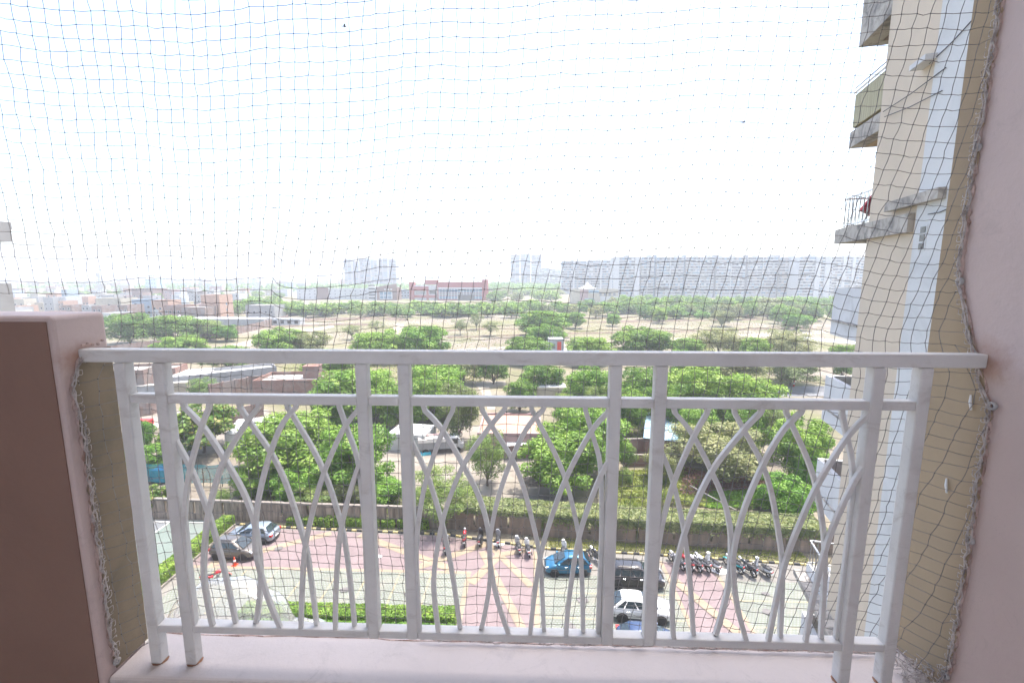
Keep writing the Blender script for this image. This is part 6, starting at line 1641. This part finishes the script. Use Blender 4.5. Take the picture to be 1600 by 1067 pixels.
# clear plastic bag stuffed behind the left posts
def clear_mat():
    m = bpy.data.materials.new('cloudy clear plastic'); m.use_nodes = True; nt = m.node_tree; nt.nodes.clear()
    o = nt.nodes.new('ShaderNodeOutputMaterial'); t = nt.nodes.new('ShaderNodeBsdfTransparent'); d = nt.nodes.new('ShaderNodeBsdfTranslucent'); g_ = nt.nodes.new('ShaderNodeBsdfGlossy'); df = nt.nodes.new('ShaderNodeBsdfDiffuse')
    g_.inputs['Roughness'].default_value = 0.12
    for n_ in (d, df): n_.inputs['Color'].default_value = (0.8, 0.82, 0.8, 1)
    a = nt.nodes.new('ShaderNodeMixShader'); a.inputs[0].default_value = 0.5; nt.links.new(d.outputs[0], a.inputs[1]); nt.links.new(df.outputs[0], a.inputs[2])
    b = nt.nodes.new('ShaderNodeMixShader'); nt.links.new(ramp(nt, noise(nt, 20, 6.0, 0.7), [(0.35, (0.1,) * 3), (0.7, (0.34,) * 3)]), b.inputs[0]); nt.links.new(t.outputs[0], b.inputs[1]); nt.links.new(a.outputs[0], b.inputs[2])
    lw = nt.nodes.new('ShaderNodeLayerWeight'); lw.inputs[0].default_value = 0.35
    c = nt.nodes.new('ShaderNodeMixShader'); nt.links.new(ramp(nt, lw.outputs['Facing'], [(0.2, (0.08,) * 3), (0.9, (0.75,) * 3)]), c.inputs[0]); nt.links.new(b.outputs[0], c.inputs[1]); nt.links.new(g_.outputs[0], c.inputs[2]); nt.links.new(c.outputs[0], o.inputs['Surface'])
    return m
bagm = clear_mat()
bag = empty('plastic_bag', (-1.06, 1.44, 22.522), 0, 'cloudy clear plastic bag lying outside the lower left of the railing', 'bag')
def blob(nm, c, r, sx, sz, wr, seed):
    rd = np.random.default_rng(seed); ph = rd.uniform(0, 6, 8)
    rings = []
    for i in range(1, 18):
        th = math.pi * i / 18; rg = []
        for k in range(32):
            a = 2 * math.pi * k / 32
            w_ = 1 + wr * (math.sin(5 * a + ph[0] + 3 * th) * 0.5 + math.sin(9 * a + ph[1] - 5 * th) * 0.3 + math.sin(13 * th + ph[2] + 2 * a) * 0.3)
            rg.append((c[0] - r * sx * math.cos(th) * w_, c[1] + r * 0.5 * math.sin(th) * math.cos(a) * w_, max(0.003, c[2] + r * sz * math.sin(th) * math.sin(a) * w_)))
        rings.append(rg)
    MB().loft(rings).build(nm, bagm, bag, smooth=True)
blob('body', (0.0, 0, 0.2), 0.2, 1.15, 1.05, 0.06, 1)
blob('rounded_end', (0.26, 0.0, 0.13), 0.13, 1.0, 1.0, 0.1, 2)

# birds over the field
M['bird'] = mat('dark bird feathers', (0.08, 0.07, 0.07), 0.9, 0.2, 20)
for (px, py, Y, lb, rz) in [(538, 42, 42, 'dark bird high in the sky left of centre', 20), (1160, 192, 48, 'dark bird in the sky at the right', 200), (430, 325, 50, 'dark bird low in the sky at the left', 80)]:
    p = aty(px, py, Y)
    bd = empty('bird', tuple(p), R(rz), lb, 'bird')
    MB().tube([(-0.17, 0, 0), (-0.1, 0, 0.01), (0.0, 0, 0.02), (0.1, 0, 0.02), (0.15, 0, 0.03), (0.19, 0, 0.025)], [0.03, 0.035, 0.05, 0.045, 0.03, 0.005], 8).add([(-0.12, -0.03, 0.0), (-0.3, -0.07, 0.0), (-0.3, 0.07, 0.0), (-0.12, 0.03, 0.0), (-0.12, 0, 0.02)], [(0, 1, 4), (1, 2, 4), (2, 3, 4), (0, 3, 2, 1)]).build('body', M['bird'], bd)
    for sy in (-1, 1):
        MB().add([(0.09, sy * 0.04, 0.02), (0.1, sy * 0.2, 0.1), (0.0, sy * 0.38, 0.07), (-0.05, sy * 0.2, 0.08), (-0.08, sy * 0.04, 0.015), (0.01, sy * 0.2, 0.115)], [(0, 1, 5), (1, 2, 5), (2, 3, 5), (3, 4, 5), (4, 0, 5), (0, 4, 3, 2, 1)]).build('wing', M['bird'], bd)

# ================================================================== HAZE
def haze():
    m = bpy.data.materials.new('haze air'); m.use_nodes = True; nt = m.node_tree; nt.nodes.clear()
    o = nt.nodes.new('ShaderNodeOutputMaterial'); v = nt.nodes.new('ShaderNodeVolumePrincipled')
    v.inputs['Color'].default_value = (0.9, 0.94, 1.0, 1)
    v.inputs['Density'].default_value = 0.00056
    v.inputs['Anisotropy'].default_value = 0.2
    nt.links.new(v.outputs[0], o.inputs['Volume'])
    b = MB().box(-8100, 8100, -1600, 9100, -1.0, 80.0).build('haze', m, fix=True)
    tag(b, 'pale summer haze over the open ground and far towers', 'haze', kind='stuff')
haze()
